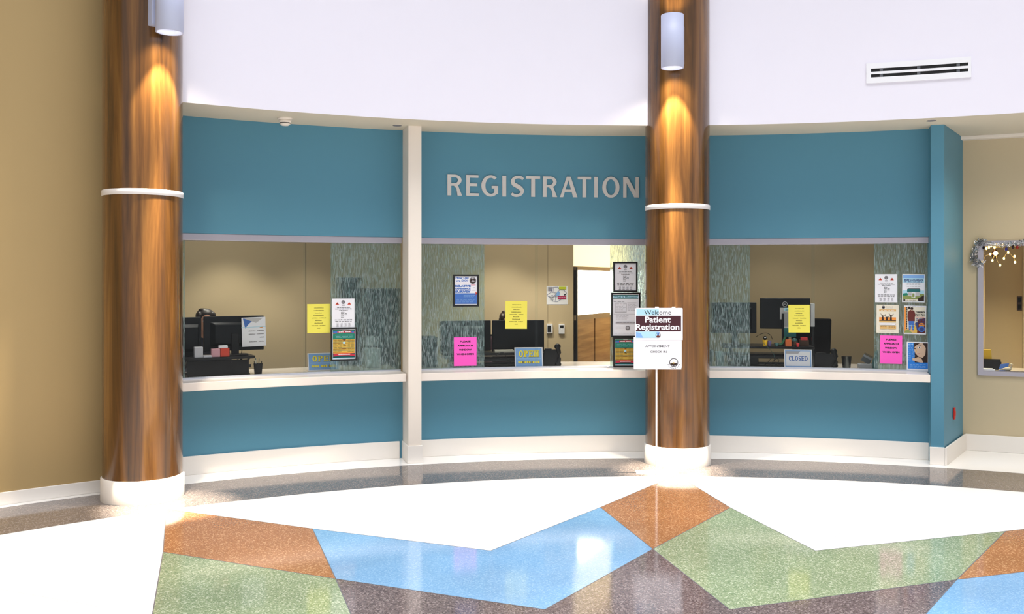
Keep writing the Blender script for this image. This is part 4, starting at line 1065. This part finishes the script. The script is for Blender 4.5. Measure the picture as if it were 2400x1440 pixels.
def cable(label, pts, r=.0035, m='black_plastic'):
    c = MB(); P = [Vector(p) for p in pts]; q = []
    for i in range(len(P)-1):
        p0, p1, p2, p3 = P[max(i-1, 0)], P[i], P[i+1], P[min(i+2, len(P)-1)]
        for k in range(6):
            t = k/6; q.append(.5*((2*p1)+(p2-p0)*t+(2*p0-5*p1+4*p2-p3)*t*t+(3*p1-p0-3*p2+p3)*t**3))
    q.append(P[-1]); c.tube(q, r, m, 6); return tag(c.build('cable'), label, 'cable')
def P3(px, py, R): t, X, Y = hit(px, R); return (X, Y, zat(py, Y))
cable('black cable drooping from the wide monitor with the taped sheet', [P3(568, 815, 8.62), P3(565, 832, 8.6), P3(560, 841, 8.58), P3(540, 850, 8.45)])
# dark cabinet-shaped blocks added for the dark mass in the textured pane
for px0, px1, ztop, lab in ((802, 846, 1.78, 'tall dark block added behind textured glass, beside the green poster'), (860, 940, 1.66, 'lower dark block added behind textured glass, beside the pilaster')):
    R0 = 9.25; t0_, t1_ = th(px0, R0), th(px1, R0); tm_ = (t0_+t1_)/2; w_ = (t1_-t0_)*R0
    p = pol(tm_, R0); o = thing('dark_block', lab, 'cabinet', p, -tm_, 'dark blocks in the first office')
    m = MB(); m.box(-w_/2, w_/2, .0, .42, .05, ztop, 'dark_teal'); m.box(-w_/2+.02, w_/2-.02, .03, .40, 0, .05, 'black_matte'); m.build('carcass', o, bevel=.004)
    m = MB(); m.box(-w_/2+.004, w_/2-.004, -.018, -.001, .06, ztop-.01, 'dark_teal'); d = m.build('door', o, bevel=.003)
    m = MB(); m.tube([(w_/2-.04, -.03, 1.0), (w_/2-.04, -.03, 1.16)], .006, 'silver'); m.build('handle', d)
small_box('waste_bin', 'pale grey bin shaped box behind textured glass of the first window', (858, 824, 892, 870), 8.75, 'grey_light', z=ZC, depth=.12, bev=.01)
paper('note_sheet', 'small white note above the grey box behind textured glass', 'paper', (857, 788, 881, 811), 9.228, 'paper', lambda s: [s.dabs(.2, .8, .75-.17*i, .05, 'ink_grey', 2) for i in range(4)])
# people
t, X, Y = hit(478, 9.60)
ptop = zat(725, Y-.1)
person('person seated behind the first window monitors, dark hair and forehead showing', X, Y, -t, ptop, ptop-.90, 'shirt_dark', 'hair_dark')
chair('black office chair under the person behind the first window', X, Y+.06, -t, ptop-.90, ptop-.30)
t, X, Y = hit(1187, 10.0)
ptop = zat(730, Y-.1)
person('person behind the middle window monitors, hair showing beside yellow notice', X, Y, -t, ptop, ptop-.88, 'shirt_plum', 'hair_brown')
chair('black office chair under the person behind the middle window', X, Y+.06, -t, ptop-.88, ptop-.30)

# -------- middle office
riser('black desk riser holding two monitors in the middle window', 1036, 1266, 8.72, 1.0, .44)
monitor('black monitor half behind textured glass in the middle window', (1031, 752, 1151, 824), 8.72, 1.001, turn=.06)
monitor('black monitor with silver stand column behind the yellow notice', (1154, 751, 1275, 826), 8.72, 1.001, bulge=False, neck='grey_light', turn=-.03)
def phone(label, px0, px1, py0, R, turn=0):
    loc, rz, w, h = box_on(px0, py0, px1, 862, R); o = thing('desk_phone', label, 'telephone', (loc[0], loc[1], ZC), rz+turn, 'desk phones')
    h = zat(py0, loc[1])-ZC
    m = MB(); y0, y1 = -.08, .10
    m.hexa([(-w/2, y0, 0), (w/2, y0, 0), (w/2, y1, 0), (-w/2, y1, 0), (-w/2, y0, h*.78), (w/2, y0, h*.78), (w/2, y1, .02), (-w/2, y1, .02)], 'black_plastic'); m.build('phone_body', o, bevel=.005)
    m = MB(); m.tube([(w*.36, y0-.03, h*.90), (w*.47, y0-.035, h*.62), (w*.47, y0-.03, h*.38), (w*.40, y0-.02, h*.12)], [.026, .020, .019, .025], 'black_plastic', 12); m.ball((w*.37, y0-.02, h*.90), (.034, .03, .032), 'black_plastic'); m.ball((w*.41, y0-.016, .028), (.034, .03, .028), 'black_plastic'); m.build('handset', o)
    m = MB(); m.box(-w*.4, w*.05, y0+.03, y0+.06, h*.62, h*.80, 'screen_off'); m.build('display', o, bevel=.002)
    c = MB(); pts = []
    for i in range(60): a = i*.9; pts.append((w*.42+.008*math.cos(a), y0-.01+.002*i, .014+.008*math.sin(a)))
    c.tube(pts, .0025, 'black_plastic', 5); c.build('coiled_cord', o)
phone('black desk phone right of the OPEN sign on the middle counter', 1272, 1308, 806, 8.55)
phone('black desk phone right of the CLOSED sign on the third counter', 1907, 1958, 818, 8.58)
m = MB(); m.ball((0, 0, .011), (.012, .012, .011), 'paper'); t, X, Y = hit(1425, 8.33); tag(m.build('paper_ball', loc=(X, Y, ZC)), 'tiny white crumpled bit on the middle counter', 'litter')
small_box('file_tray', 'dark low box behind textured glass beside the pilaster, middle window', (992, 792, 1026, 864), 8.62, 'dark_teal', z=ZC, depth=.25, bev=.01)
small_box('paper_stack', 'pale paper stack on the riser before the middle monitors', (1160, 829, 1205, 834), 8.56, 'paper_cream', z=1.0, depth=.1, cat='paper', bev=0)
cable('thin black cable under the middle window monitors', [P3(1150, 838, 8.45), P3(1165, 833, 8.47), P3(1178, 826, 8.5), P3(1190, 842, 8.47), P3(1200, 852, 8.47)], .003)
# wall things
def evac(s):
    r = random.Random(3)
    s.rect(.05, .72, .26, .95, 'ink_light')
    for i in range(4): s.rect(.10, .74+.05*i, .25, .75+.05*i, 'ink_navy')
    for i in range(4): s.rect(.12+.035*i, .70, .127+.035*i, .95, 'ink_navy')
    def ln(a, b, w, m='ink_navy'):
        dx, dy = b[0]-a[0], b[1]-a[1]; l = math.hypot(dx, dy); nx, ny = -dy/l*w, dx/l*w
        s.poly([(a[0]-nx, a[1]-ny), (b[0]-nx, b[1]-ny), (b[0]+nx, b[1]+ny), (a[0]+nx, a[1]+ny)], m)
    out = [(.0, .52), (.2, .66), (.3, .93), (.52, .95), (.62, .80), (.80, .78), (.94, .62), (.7, .30), (.5, .14), (.3, .18), (.2, .36), (.0, .52)]
    for a, b in zip(out, out[1:]): ln(a, b, .008)
    for a, b in (((.2, .66), (.6, .62)), ((.3, .4), (.62, .8)), ((.4, .2), (.45, .6)), ((.2, .5), (.5, .4)), ((.3, .66), (.32, .9)), ((.1, .45), (.3, .5))): ln(a, b, .007)
    s.poly([(.42, .48), (.52, .74), (.62, .66), (.60, .46)], 'sign_blue')
    s.rect(.58, .82, .92, .97, 'ink_lime'); s.rect(.52, .30, .92, .46, 'ink_magenta'); s.dabs(.56, .88, .38, .03, 'paper', 3); s.rect(.80, .52, .90, .56, 'ink')
    for i in range(6): s.ell(.18+.06*(i % 3), .28+.1*(i//3), .018, .025, 'ink')
paper('evacuation_map', 'floor map sheet with lime and magenta boxes on the office wall', 'map', (1281, 671, 1331, 714), RB-.003, 'paper', evac)
def stat(label, box, scr):
    loc, rz, w, h = box_on(*box, RB); o = thing('thermostat', label, 'thermostat', loc, rz)
    m = MB(); m.box(-w/2, w/2, -.028, 0, 0, h, 'white_metal'); m.build('cover', o, bevel=.006)
    s_ = scr; m = MB(); m.box(s_[0]*w, s_[1]*w, -.030, -.0281, s_[2]*h, s_[3]*h, 'screen_off'); m.build('display', o)
    return o
stat('white thermostat with a tall dark screen, beside the monitor', (1281, 759, 1295, 782), (-.38, .22, .15, .8))
o = stat('white thermostat with a small dark screen near the oak panels', (1309, 760, 1323, 783), (-.28, .30, .62, .88))
m = MB(); m.ball((0, -.029, .058), .005, 'paper', 8, 6); m.build('button', o)

# -------- third office
riser('black desk riser with cluttered top in the third window', 1690, 1902, 8.72, 1.065, .44)
monitor('black monitor behind textured glass, left in the third window', (1667, 709, 1773, 781), 8.78, 1.066, turn=.05)
mo = monitor('wide black monitor with round emblem behind the yellow notice', (1781, 699, 1898, 771), 8.78, 1.066, logo=True, bulge=False, turn=-.05)
small_box('note_card', 'small grey card on the wide monitor back, left of the yellow notice', (1828, 722, 1839, 749), 8.745, 'grey_light', depth=.002, cat='paper', bev=0)
def flyer(s): s.rect(0, .9, 1, 1, 'ink_paleblue'); s.rect(0, .35, 1, .85, 'grey_plastic'); s.rect(0, 0, 1, .3, 'ink_teal'); s.dabs(.1, .9, .93, .03, 'ink_teal', 2)
paper('flyer_sheet', 'grey and teal flyer hanging below the wide monitor emblem', 'paper', (1838, 722, 1866, 790), 8.70, 'grey_light', flyer)
m = MB(); loc, rz, w_, h_ = box_on(1900, 712, 1910, 766, 8.80); m.box(-w_/2, w_/2, 0, .18, 0, h_, 'grey_light'); tag(m.build('document_holder', loc=loc, rz=rz+.2, bevel=.003), 'tall pale document holder at the right edge of the wide monitor', 'document holder')
m = MB(); t, X, Y = hit(1905, 8.82); m.lathe([(.06, 0), (.06, .008), (.006, .01), (.006, loc[2]-ZC+.002)], 'black_plastic', n=20); tag(m.build('holder_post', loc=(X, Y, ZC), rz=-t), 'thin black post below the pale document holder', 'post')
t, X, Y = hit(1921, 9.55)
chair('empty black office chair showing behind the third window phone', X, Y, -t+2.75, .58, zat(744, Y))
def cup(name, label, px, R, z, r, h, m, cat='cup', glass=False, group=None):
    t, X, Y = hit(px, R); b = MB(); b.lathe([(r*.75, 0), (r, h), (r*.92, h), (r*.7, .006), (0, .006)], m, n=24); return tag(b.build(name, loc=(X, Y, z), rz=-t), label, cat, group)
cp = thing('cup', 'yellow cup with a small dark figure on the cluttered riser', 'cup', P3(1793, 0, 8.53)[:2]+(1.065,), -th(1793, 8.53))
m = MB(); m.lathe([(.018, 0), (.028, .065), (.025, .065), (.016, .005), (0, .005)], 'cup_yellow', n=20); m.build('cup_body', cp)
m = MB(); m.ball((0, 0, .085), (.018, .016, .022), 'black_matte'); m.ball((0, 0, .06), (.014, .013, .02), 'black_matte'); m.ball((-.006, -.015, .09), .004, 'paper', 8, 6); m.ball((.006, -.015, .09), .004, 'paper', 8, 6); m.build('figure', cp)
cup('small_cup', 'small purple cup beside the yellow cup', 1803, 8.53, 1.065, .022, .058, 'cup_purple')
cup('small_cup', 'low teal cup in the middle of the cluttered riser', 1820, 8.53, 1.065, .024, .036, 'cup_teal')
small_box('toy_box', 'orange patterned box below the yellow notice', (1841, 791, 1855, 807), 8.52, 'toy_orange', z=1.065)
cup('small_cup', 'round brown basket behind the orange box', 1863, 8.57, 1.065, .03, .05, 'basket_brown', 'basket')
m = MB(); t, X, Y = hit(1862, 8.57); m.ball((0, 0, .06), (.03, .03, .026), 'cup_teal'); tag(m.build('glass_ball', loc=(X, Y, 1.065), rz=-t), 'teal ball in the brown basket under the yellow notice', 'ball')
cup('small_cup', 'small red cup right of the brown basket', 1870, 8.50, 1.065, .016, .04, 'toy_red')
small_box('note_block', 'orange-red note block right of the yellow notice foot', (1877, 783, 1893, 790), 8.60, 'toy_red', depth=.05, cat='paper', z=1.065+.06)
small_box('small_box', 'dark brown box carrying the orange-red note block', (1874, 791, 1896, 806), 8.60, 'basket_brown', z=1.065)
m = MB(); t, X, Y = hit(1834, 8.55); m.tube([(-.03, 0, .012), (0, 0, .03), (.03, 0, .10)], .012, 'toy_green'); tag(m.build('trinket', loc=(X, Y, 1.065), rz=-t), 'green curved trinket left of the orange box', 'trinket')
cable('looped black cable above the yellow cup, third window', [P3(1772, 790, 8.62), P3(1782, 784, 8.6), P3(1795, 781, 8.58), P3(1806, 786, 8.58), P3(1810, 796, 8.58)], .003)
cable('black cable coiled on the third counter left of CLOSED sign', [P3(1780, 862, 8.5), P3(1795, 854, 8.5), P3(1812, 838, 8.48), P3(1818, 855, 8.46), P3(1826, 846, 8.46), P3(1818, 842, 8.46), P3(1800, 862, 8.44)], .003)
cable('thin pale cable falling from the cluttered riser', [P3(1790, 805, 8.47), P3(1803, 818, 8.46), P3(1813, 830, 8.46), P3(1815, 838, 8.46)], .002, 'cup_teal')
small_box('adapter_box', 'dark grey low box on the third counter beside the cables', (1722, 846, 1778, 864), 8.62, 'black_plastic', z=ZC, depth=.12, bev=.006)
cup('mug', 'dark mug behind textured glass beside the middle column', 1662, 8.58, ZC, .045, .17, 'dark_teal', 'mug')
cup('tumbler', 'grey tumbler behind textured glass right of the dark mug', 1687, 8.58, ZC, .05, .15, 'grey_plastic')
cup('plastic_cup', 'smoky clear plastic cup on the third counter', 1984, 8.50, ZC, .05, .125, 'smoky_plastic')
hd = thing('card_holder', 'small grey holder of cards between plastic cup and pink notice', 'holder', P3(2032, 0, 8.56)[:2]+(ZC,), -th(2032, 8.56))
m = MB(); m.box(-.09, .05, -.05, .05, 0, .05, 'grey_plastic'); m.build('tray', hd, bevel=.01)
for i in range(3):
    m = MB(); m.box(-.07, .02, -.002, .002, .0, .05+.02*i, ('smoky_plastic', 'grey_plastic', 'smoky_plastic')[i], T=Matrix.Translation((0, -.02+.02*i, .05)) @ Matrix.Rotation(.5, 4, 'Y')); m.build('card', hd)
m = MB(); m.hexa([(.03, -.03, 0), (.10, -.03, 0), (.10, .03, 0), (.03, .03, 0), (.08, -.02, .17), (.10, -.02, .19), (.10, .02, .19), (.08, .02, .17)], 'cup_teal'); m.build('stand_wing', hd, bevel=.004)

# ================================================================ things at the garlanded window
def sill(px, R=9.14): t, X, Y = hit(px, R); return (X, Y, z_op0+.045), -t
zs = z_op0+.045
lb = MB(); lb.arc(t_op0+fwd, t_op1-fwd, RBEIGE+.07, RBEIGE+.5, zs-.04, zs, 'quartz'); tag(lb.build('sill_shelf'), 'pale stone shelf inside the garlanded window', 'shelf')
m = MB(); l_, r_ = sill(2314, 9.32); m.hexa([(-.05, 0, 0), (.05, 0, 0), (.05, .03, 0), (-.05, .03, 0), (-.05, 0, .20), (.035, 0, .20), (.035, .03, .20), (-.05, .03, .20)], 'folder_yellow'); tag(m.build('folder', loc=l_, rz=r_, bevel=.003), 'yellow folder standing behind the black tray', 'folder')
l_, r_ = sill(2326, 9.24); o = thing('letter_tray', 'black letter tray inside the garlanded window', 'tray', l_, r_)
m = MB(); m.box(-.08, .08, -.05, -.044, 0, .085, 'black_matte'); m.box(-.08, .08, .04, .046, 0, .105, 'black_matte'); m.box(-.08, .08, -.05, .046, 0, .006, 'black_matte'); m.build('tray_body', o, bevel=.002)
m = MB(); m.box(-.072, .075, -.02, .02, .007, .095, 'black_fabric'); m.build('folder_stack', o)
m = MB(); l_, r_ = sill(2353, 9.15); m.hexa([(-.05, 0, 0), (.03, 0, 0), (.03, .012, 0), (-.05, .012, 0), (-.03, .03, .06), (.05, .03, .075), (.05, .042, .075), (-.03, .042, .06)], 'folder_blue'); tag(m.build('card', loc=l_, rz=r_), 'blue card leaning beside the black tray', 'card')
m = MB(); l_, r_ = sill(2314, 9.11); m.box(-.05, .07, -.03, .03, 0, .012, 'paper'); m.box(-.045, .05, -.025, .03, .012, .02, 'paper'); tag(m.build('paper_stack', loc=l_, rz=r_), 'white papers in front of the black tray', 'paper')
m = MB(); l_, r_ = sill(2362, 9.12); b = m; b.ball((0, 0, .02), (.035, .02, .02), 'figurine'); b.tube([(.02, 0, .025), (.034, 0, .05), (.03, 0, .068)], [.012, .008, .009], 'figurine', 10); b.ball((.03, 0, .070), (.013, .010, .010), 'figurine'); b.tube([(.040, 0, .07), (.052, 0, .068)], [.004, .001], 'figurine', 6); b.tube([(-.02, 0, .02), (-.085, 0, .008)], [.012, .003], 'figurine', 8)
tag(m.build('bird_figurine', loc=l_, rz=r_), 'cream bird figurine on the window shelf', 'figurine')
R_b = RB+.5; loc, rz, w_, h_ = box_on(2383, 695, 2395, 728, R_b)
o = thing('wall_switch', 'dark switch plate on the tan wall inside the garlanded window', 'switch', loc, rz)
m = MB(); m.box(-w_/2, w_/2, -.012, 0, 0, h_, 'switch_dark'); m.build('switch_plate', o, bevel=.004)
for k_ in (0, 1): m = MB(); m.box(-w_*.3, w_*.3, -.02, -.012, h_*(.08+.5*k_), h_*(.42+.5*k_), 'black_matte'); m.build('rocker', o, bevel=.002)
m = MB(); ts = th(2396, R_b); m.arc(ts, ts+.01, R_b-.08, R_b, 0, 2.76, 'tan_paint', 2); struct(m.build('trim_5'), 'vertical tan trim at the back of the garlanded window room', 'trim')
# tinsel, light string, baubles
RF = RBEIGE-.03
def fp(px, py, R=RF): return Vector(P3(px, py, R))
def tinsel(label, pts, r=.055, nsp=420):
    rr = random.Random(len(pts)*17+int(pts[0].x*100)); m = MB(); m.tube(pts, .006, 'tinsel', 6)
    for _ in range(nsp):
        i = rr.randrange(len(pts)-1); p = pts[i].lerp(pts[i+1], rr.random()); d = Vector((rr.gauss(0, 1), rr.gauss(0, .6), rr.gauss(0, 1))).normalized()
        if d.y > .3: d.y = -d.y
        u = d.cross(Vector((rr.random(), rr.random(), rr.random()))).normalized()*.0035; e = p+d*r*rr.uniform(.5, 1)
        m.face([p-u, p+u, e+u*.6, e-u*.6], 'tinsel')
    return tag(m.build('tinsel_garland'), label, 'garland', 'silver tinsel')
tinsel('silver tinsel looping off the upper left window corner', [fp(2310, 569), fp(2296, 567), fp(2288, 577), fp(2283, 590), fp(2280, 603), fp(2284, 614), fp(2293, 620), fp(2301, 616)], .05, 520)
tinsel('silver tinsel hanging along the top frame of the right window', [fp(2312, 570), fp(2330, 574), fp(2350, 575), fp(2370, 573), fp(2386, 572), fp(2396, 568), fp(2412, 566)], .04, 300)
ls = thing('light_string', 'string of warm glowing bulbs inside the top of the right window', 'string lights', tuple(fp(2330, 580, RBEIGE+.03)))
base = Vector(ls.location); RLT = RBEIGE+.03
bulbs = [(2318, 580), (2312, 583), (2323, 577), (2331, 580), (2321, 596), (2326, 611), (2344, 622), (2353, 606), (2363, 592), (2378, 601), (2379, 615)]
m = MB()
for path in ([(2303, 579), (2312, 582), (2318, 579), (2323, 577), (2331, 580), (2332, 594)], [(2304, 612), (2310, 600), (2321, 596), (2332, 594), (2326, 611)], [(2332, 594), (2338, 613), (2344, 622)], [(2353, 606), (2357, 597), (2363, 592), (2368, 595), (2378, 608), (2379, 615)], [(2363, 592), (2352, 580), (2331, 580)]):
    m.tube([fp(a, b, RLT)-base for a, b in path], .0022, 'wire', 5)
m.build('cord', ls)
for px, py in bulbs:
    m = MB(); m.ball((0, 0, 0), (.009, .009, .013), 'bulb_glow', 10, 7); m.build('bulb', ls, loc=fp(px, py, RLT)-base)
sl = thing('star_lamp', 'bright warm lamp with dark back among the string lights', 'lamp', tuple(fp(2334, 595, RBEIGE+.035)))
m = MB(); m.ball((0, .018, -.005), (.036, .012, .052), 'bauble_dark', 16, 10); m.build('lamp_back', sl)
m = MB(); m.ball((-.008, -.012, .004), (.021, .018, .021), 'star_glow', 14, 10); m.build('lamp_bulb', sl)
for px, py, mm, lab in ((2358, 585, 'bauble_blue', 'blue bauble hanging from the tinsel'), (2374, 580, 'bauble_dark', 'dark bauble between the blue and red baubles'), (2384, 580, 'bauble_red', 'red bauble hanging from the tinsel'), (2306, 581, 'bauble_dark', 'dark bauble at the left end of the top frame')):
    o = thing('bauble', lab, 'bauble', tuple(fp(px, py, RF-.005)), 0, 'baubles'); m = MB(); m.ball((0, 0, 0), (.014, .014, .018), mm, 14, 10); m.build('ball', o)
    m = MB(); m.tube([(0, 0, .017), (.002, .004, .04)], .003, mm, 6); m.build('hook', o)

# ================================================================ light
world = bpy.data.worlds.new('hall_daylight'); scene.world = world; world.use_nodes = True
wn = world.node_tree; bg = wn.nodes['Background']
bg.inputs['Color'].default_value = (0.93, 0.95, 1.0, 1); bg.inputs['Strength'].default_value = 0.55
def area(name, loc, size, power, col, rot=(0, 0, 0), sy=None):
    l = bpy.data.lights.new(name, 'AREA'); l.energy = power; l.color = col; l.size = size
    if sy: l.shape = 'RECTANGLE'; l.size_y = sy
    o = bpy.data.objects.new(name, l); COL.objects.link(o); o.location = loc; o.rotation_euler = rot; return o
sk = area('daylight_fill', (CX, CY+1.6, 9.0), 8.0, 800, (.97, .97, 1.0)); sk.data.spread = math.radians(95)  # unseen area lamp added for daylight from above, spread narrowed onto the floor
# office ceiling downlights close to the back wall
def down(px, R, power, size=100, z=2.70): t, X, Y = hit(px, R); spot('office_spot', (X, Y, z), size, .6, power, (1.0, .93, .80), rad=.06)
down(560, 10.0, 78, 90); down(735, 10.0, 40, 86); down(1190, 10.0, 84, 90); down(1320, 10.0, 56, 86); down(1820, 9.9, 18, 104); down(2030, 9.9, 15, 104)
for px_, pw in ((560, 9), (1230, 11), (1880, 6)): t, X, Y = hit(px_, 9.5); area('office_fill', (X, Y, 2.7), 1.2, pw, (1.0, .94, .84))  # weak area fills added to lift the lower office walls
t, X, Y = hit(520, 8.60); spot('office_spot', (X, Y, 2.7), 70, .8, 54, (1.0, .95, .87), rad=.1)  # spots over the three counters, added to brighten desks and graze the signs
t, X, Y = hit(1230, 8.56); spot('office_spot', (X, Y, 2.7), 70, .8, 64, (1.0, .95, .87), rad=.1)
t, X, Y = hit(1880, 8.56); spot('office_spot', (X, Y, 2.7), 70, .8, 48, (1.0, .95, .87), rad=.1)
t, X, Y = hit(2350, 9.7); spot('office_spot', (X, Y, 2.7), 110, .7, 150, (1.0, .88, .62), rad=.06)

t, X, Y = hit(2460, 8.0); spot('soffit_downlight', (X, Y, ZS-.02), 140, .9, 62, (1.0, .90, .74), rad=.06)
scene.view_settings.view_transform = 'Standard'; scene.view_settings.look = 'None'
scene.view_settings.gamma = 1.0; scene.view_settings.use_curve_mapping = False
scene.view_settings.exposure = 0.0
scene.cycles.use_denoising = True
scene.cycles.max_bounces = 10; scene.cycles.transparent_max_bounces = 24; scene.cycles.transmission_bounces = 10
scene.cycles.sample_clamp_indirect = 6.0
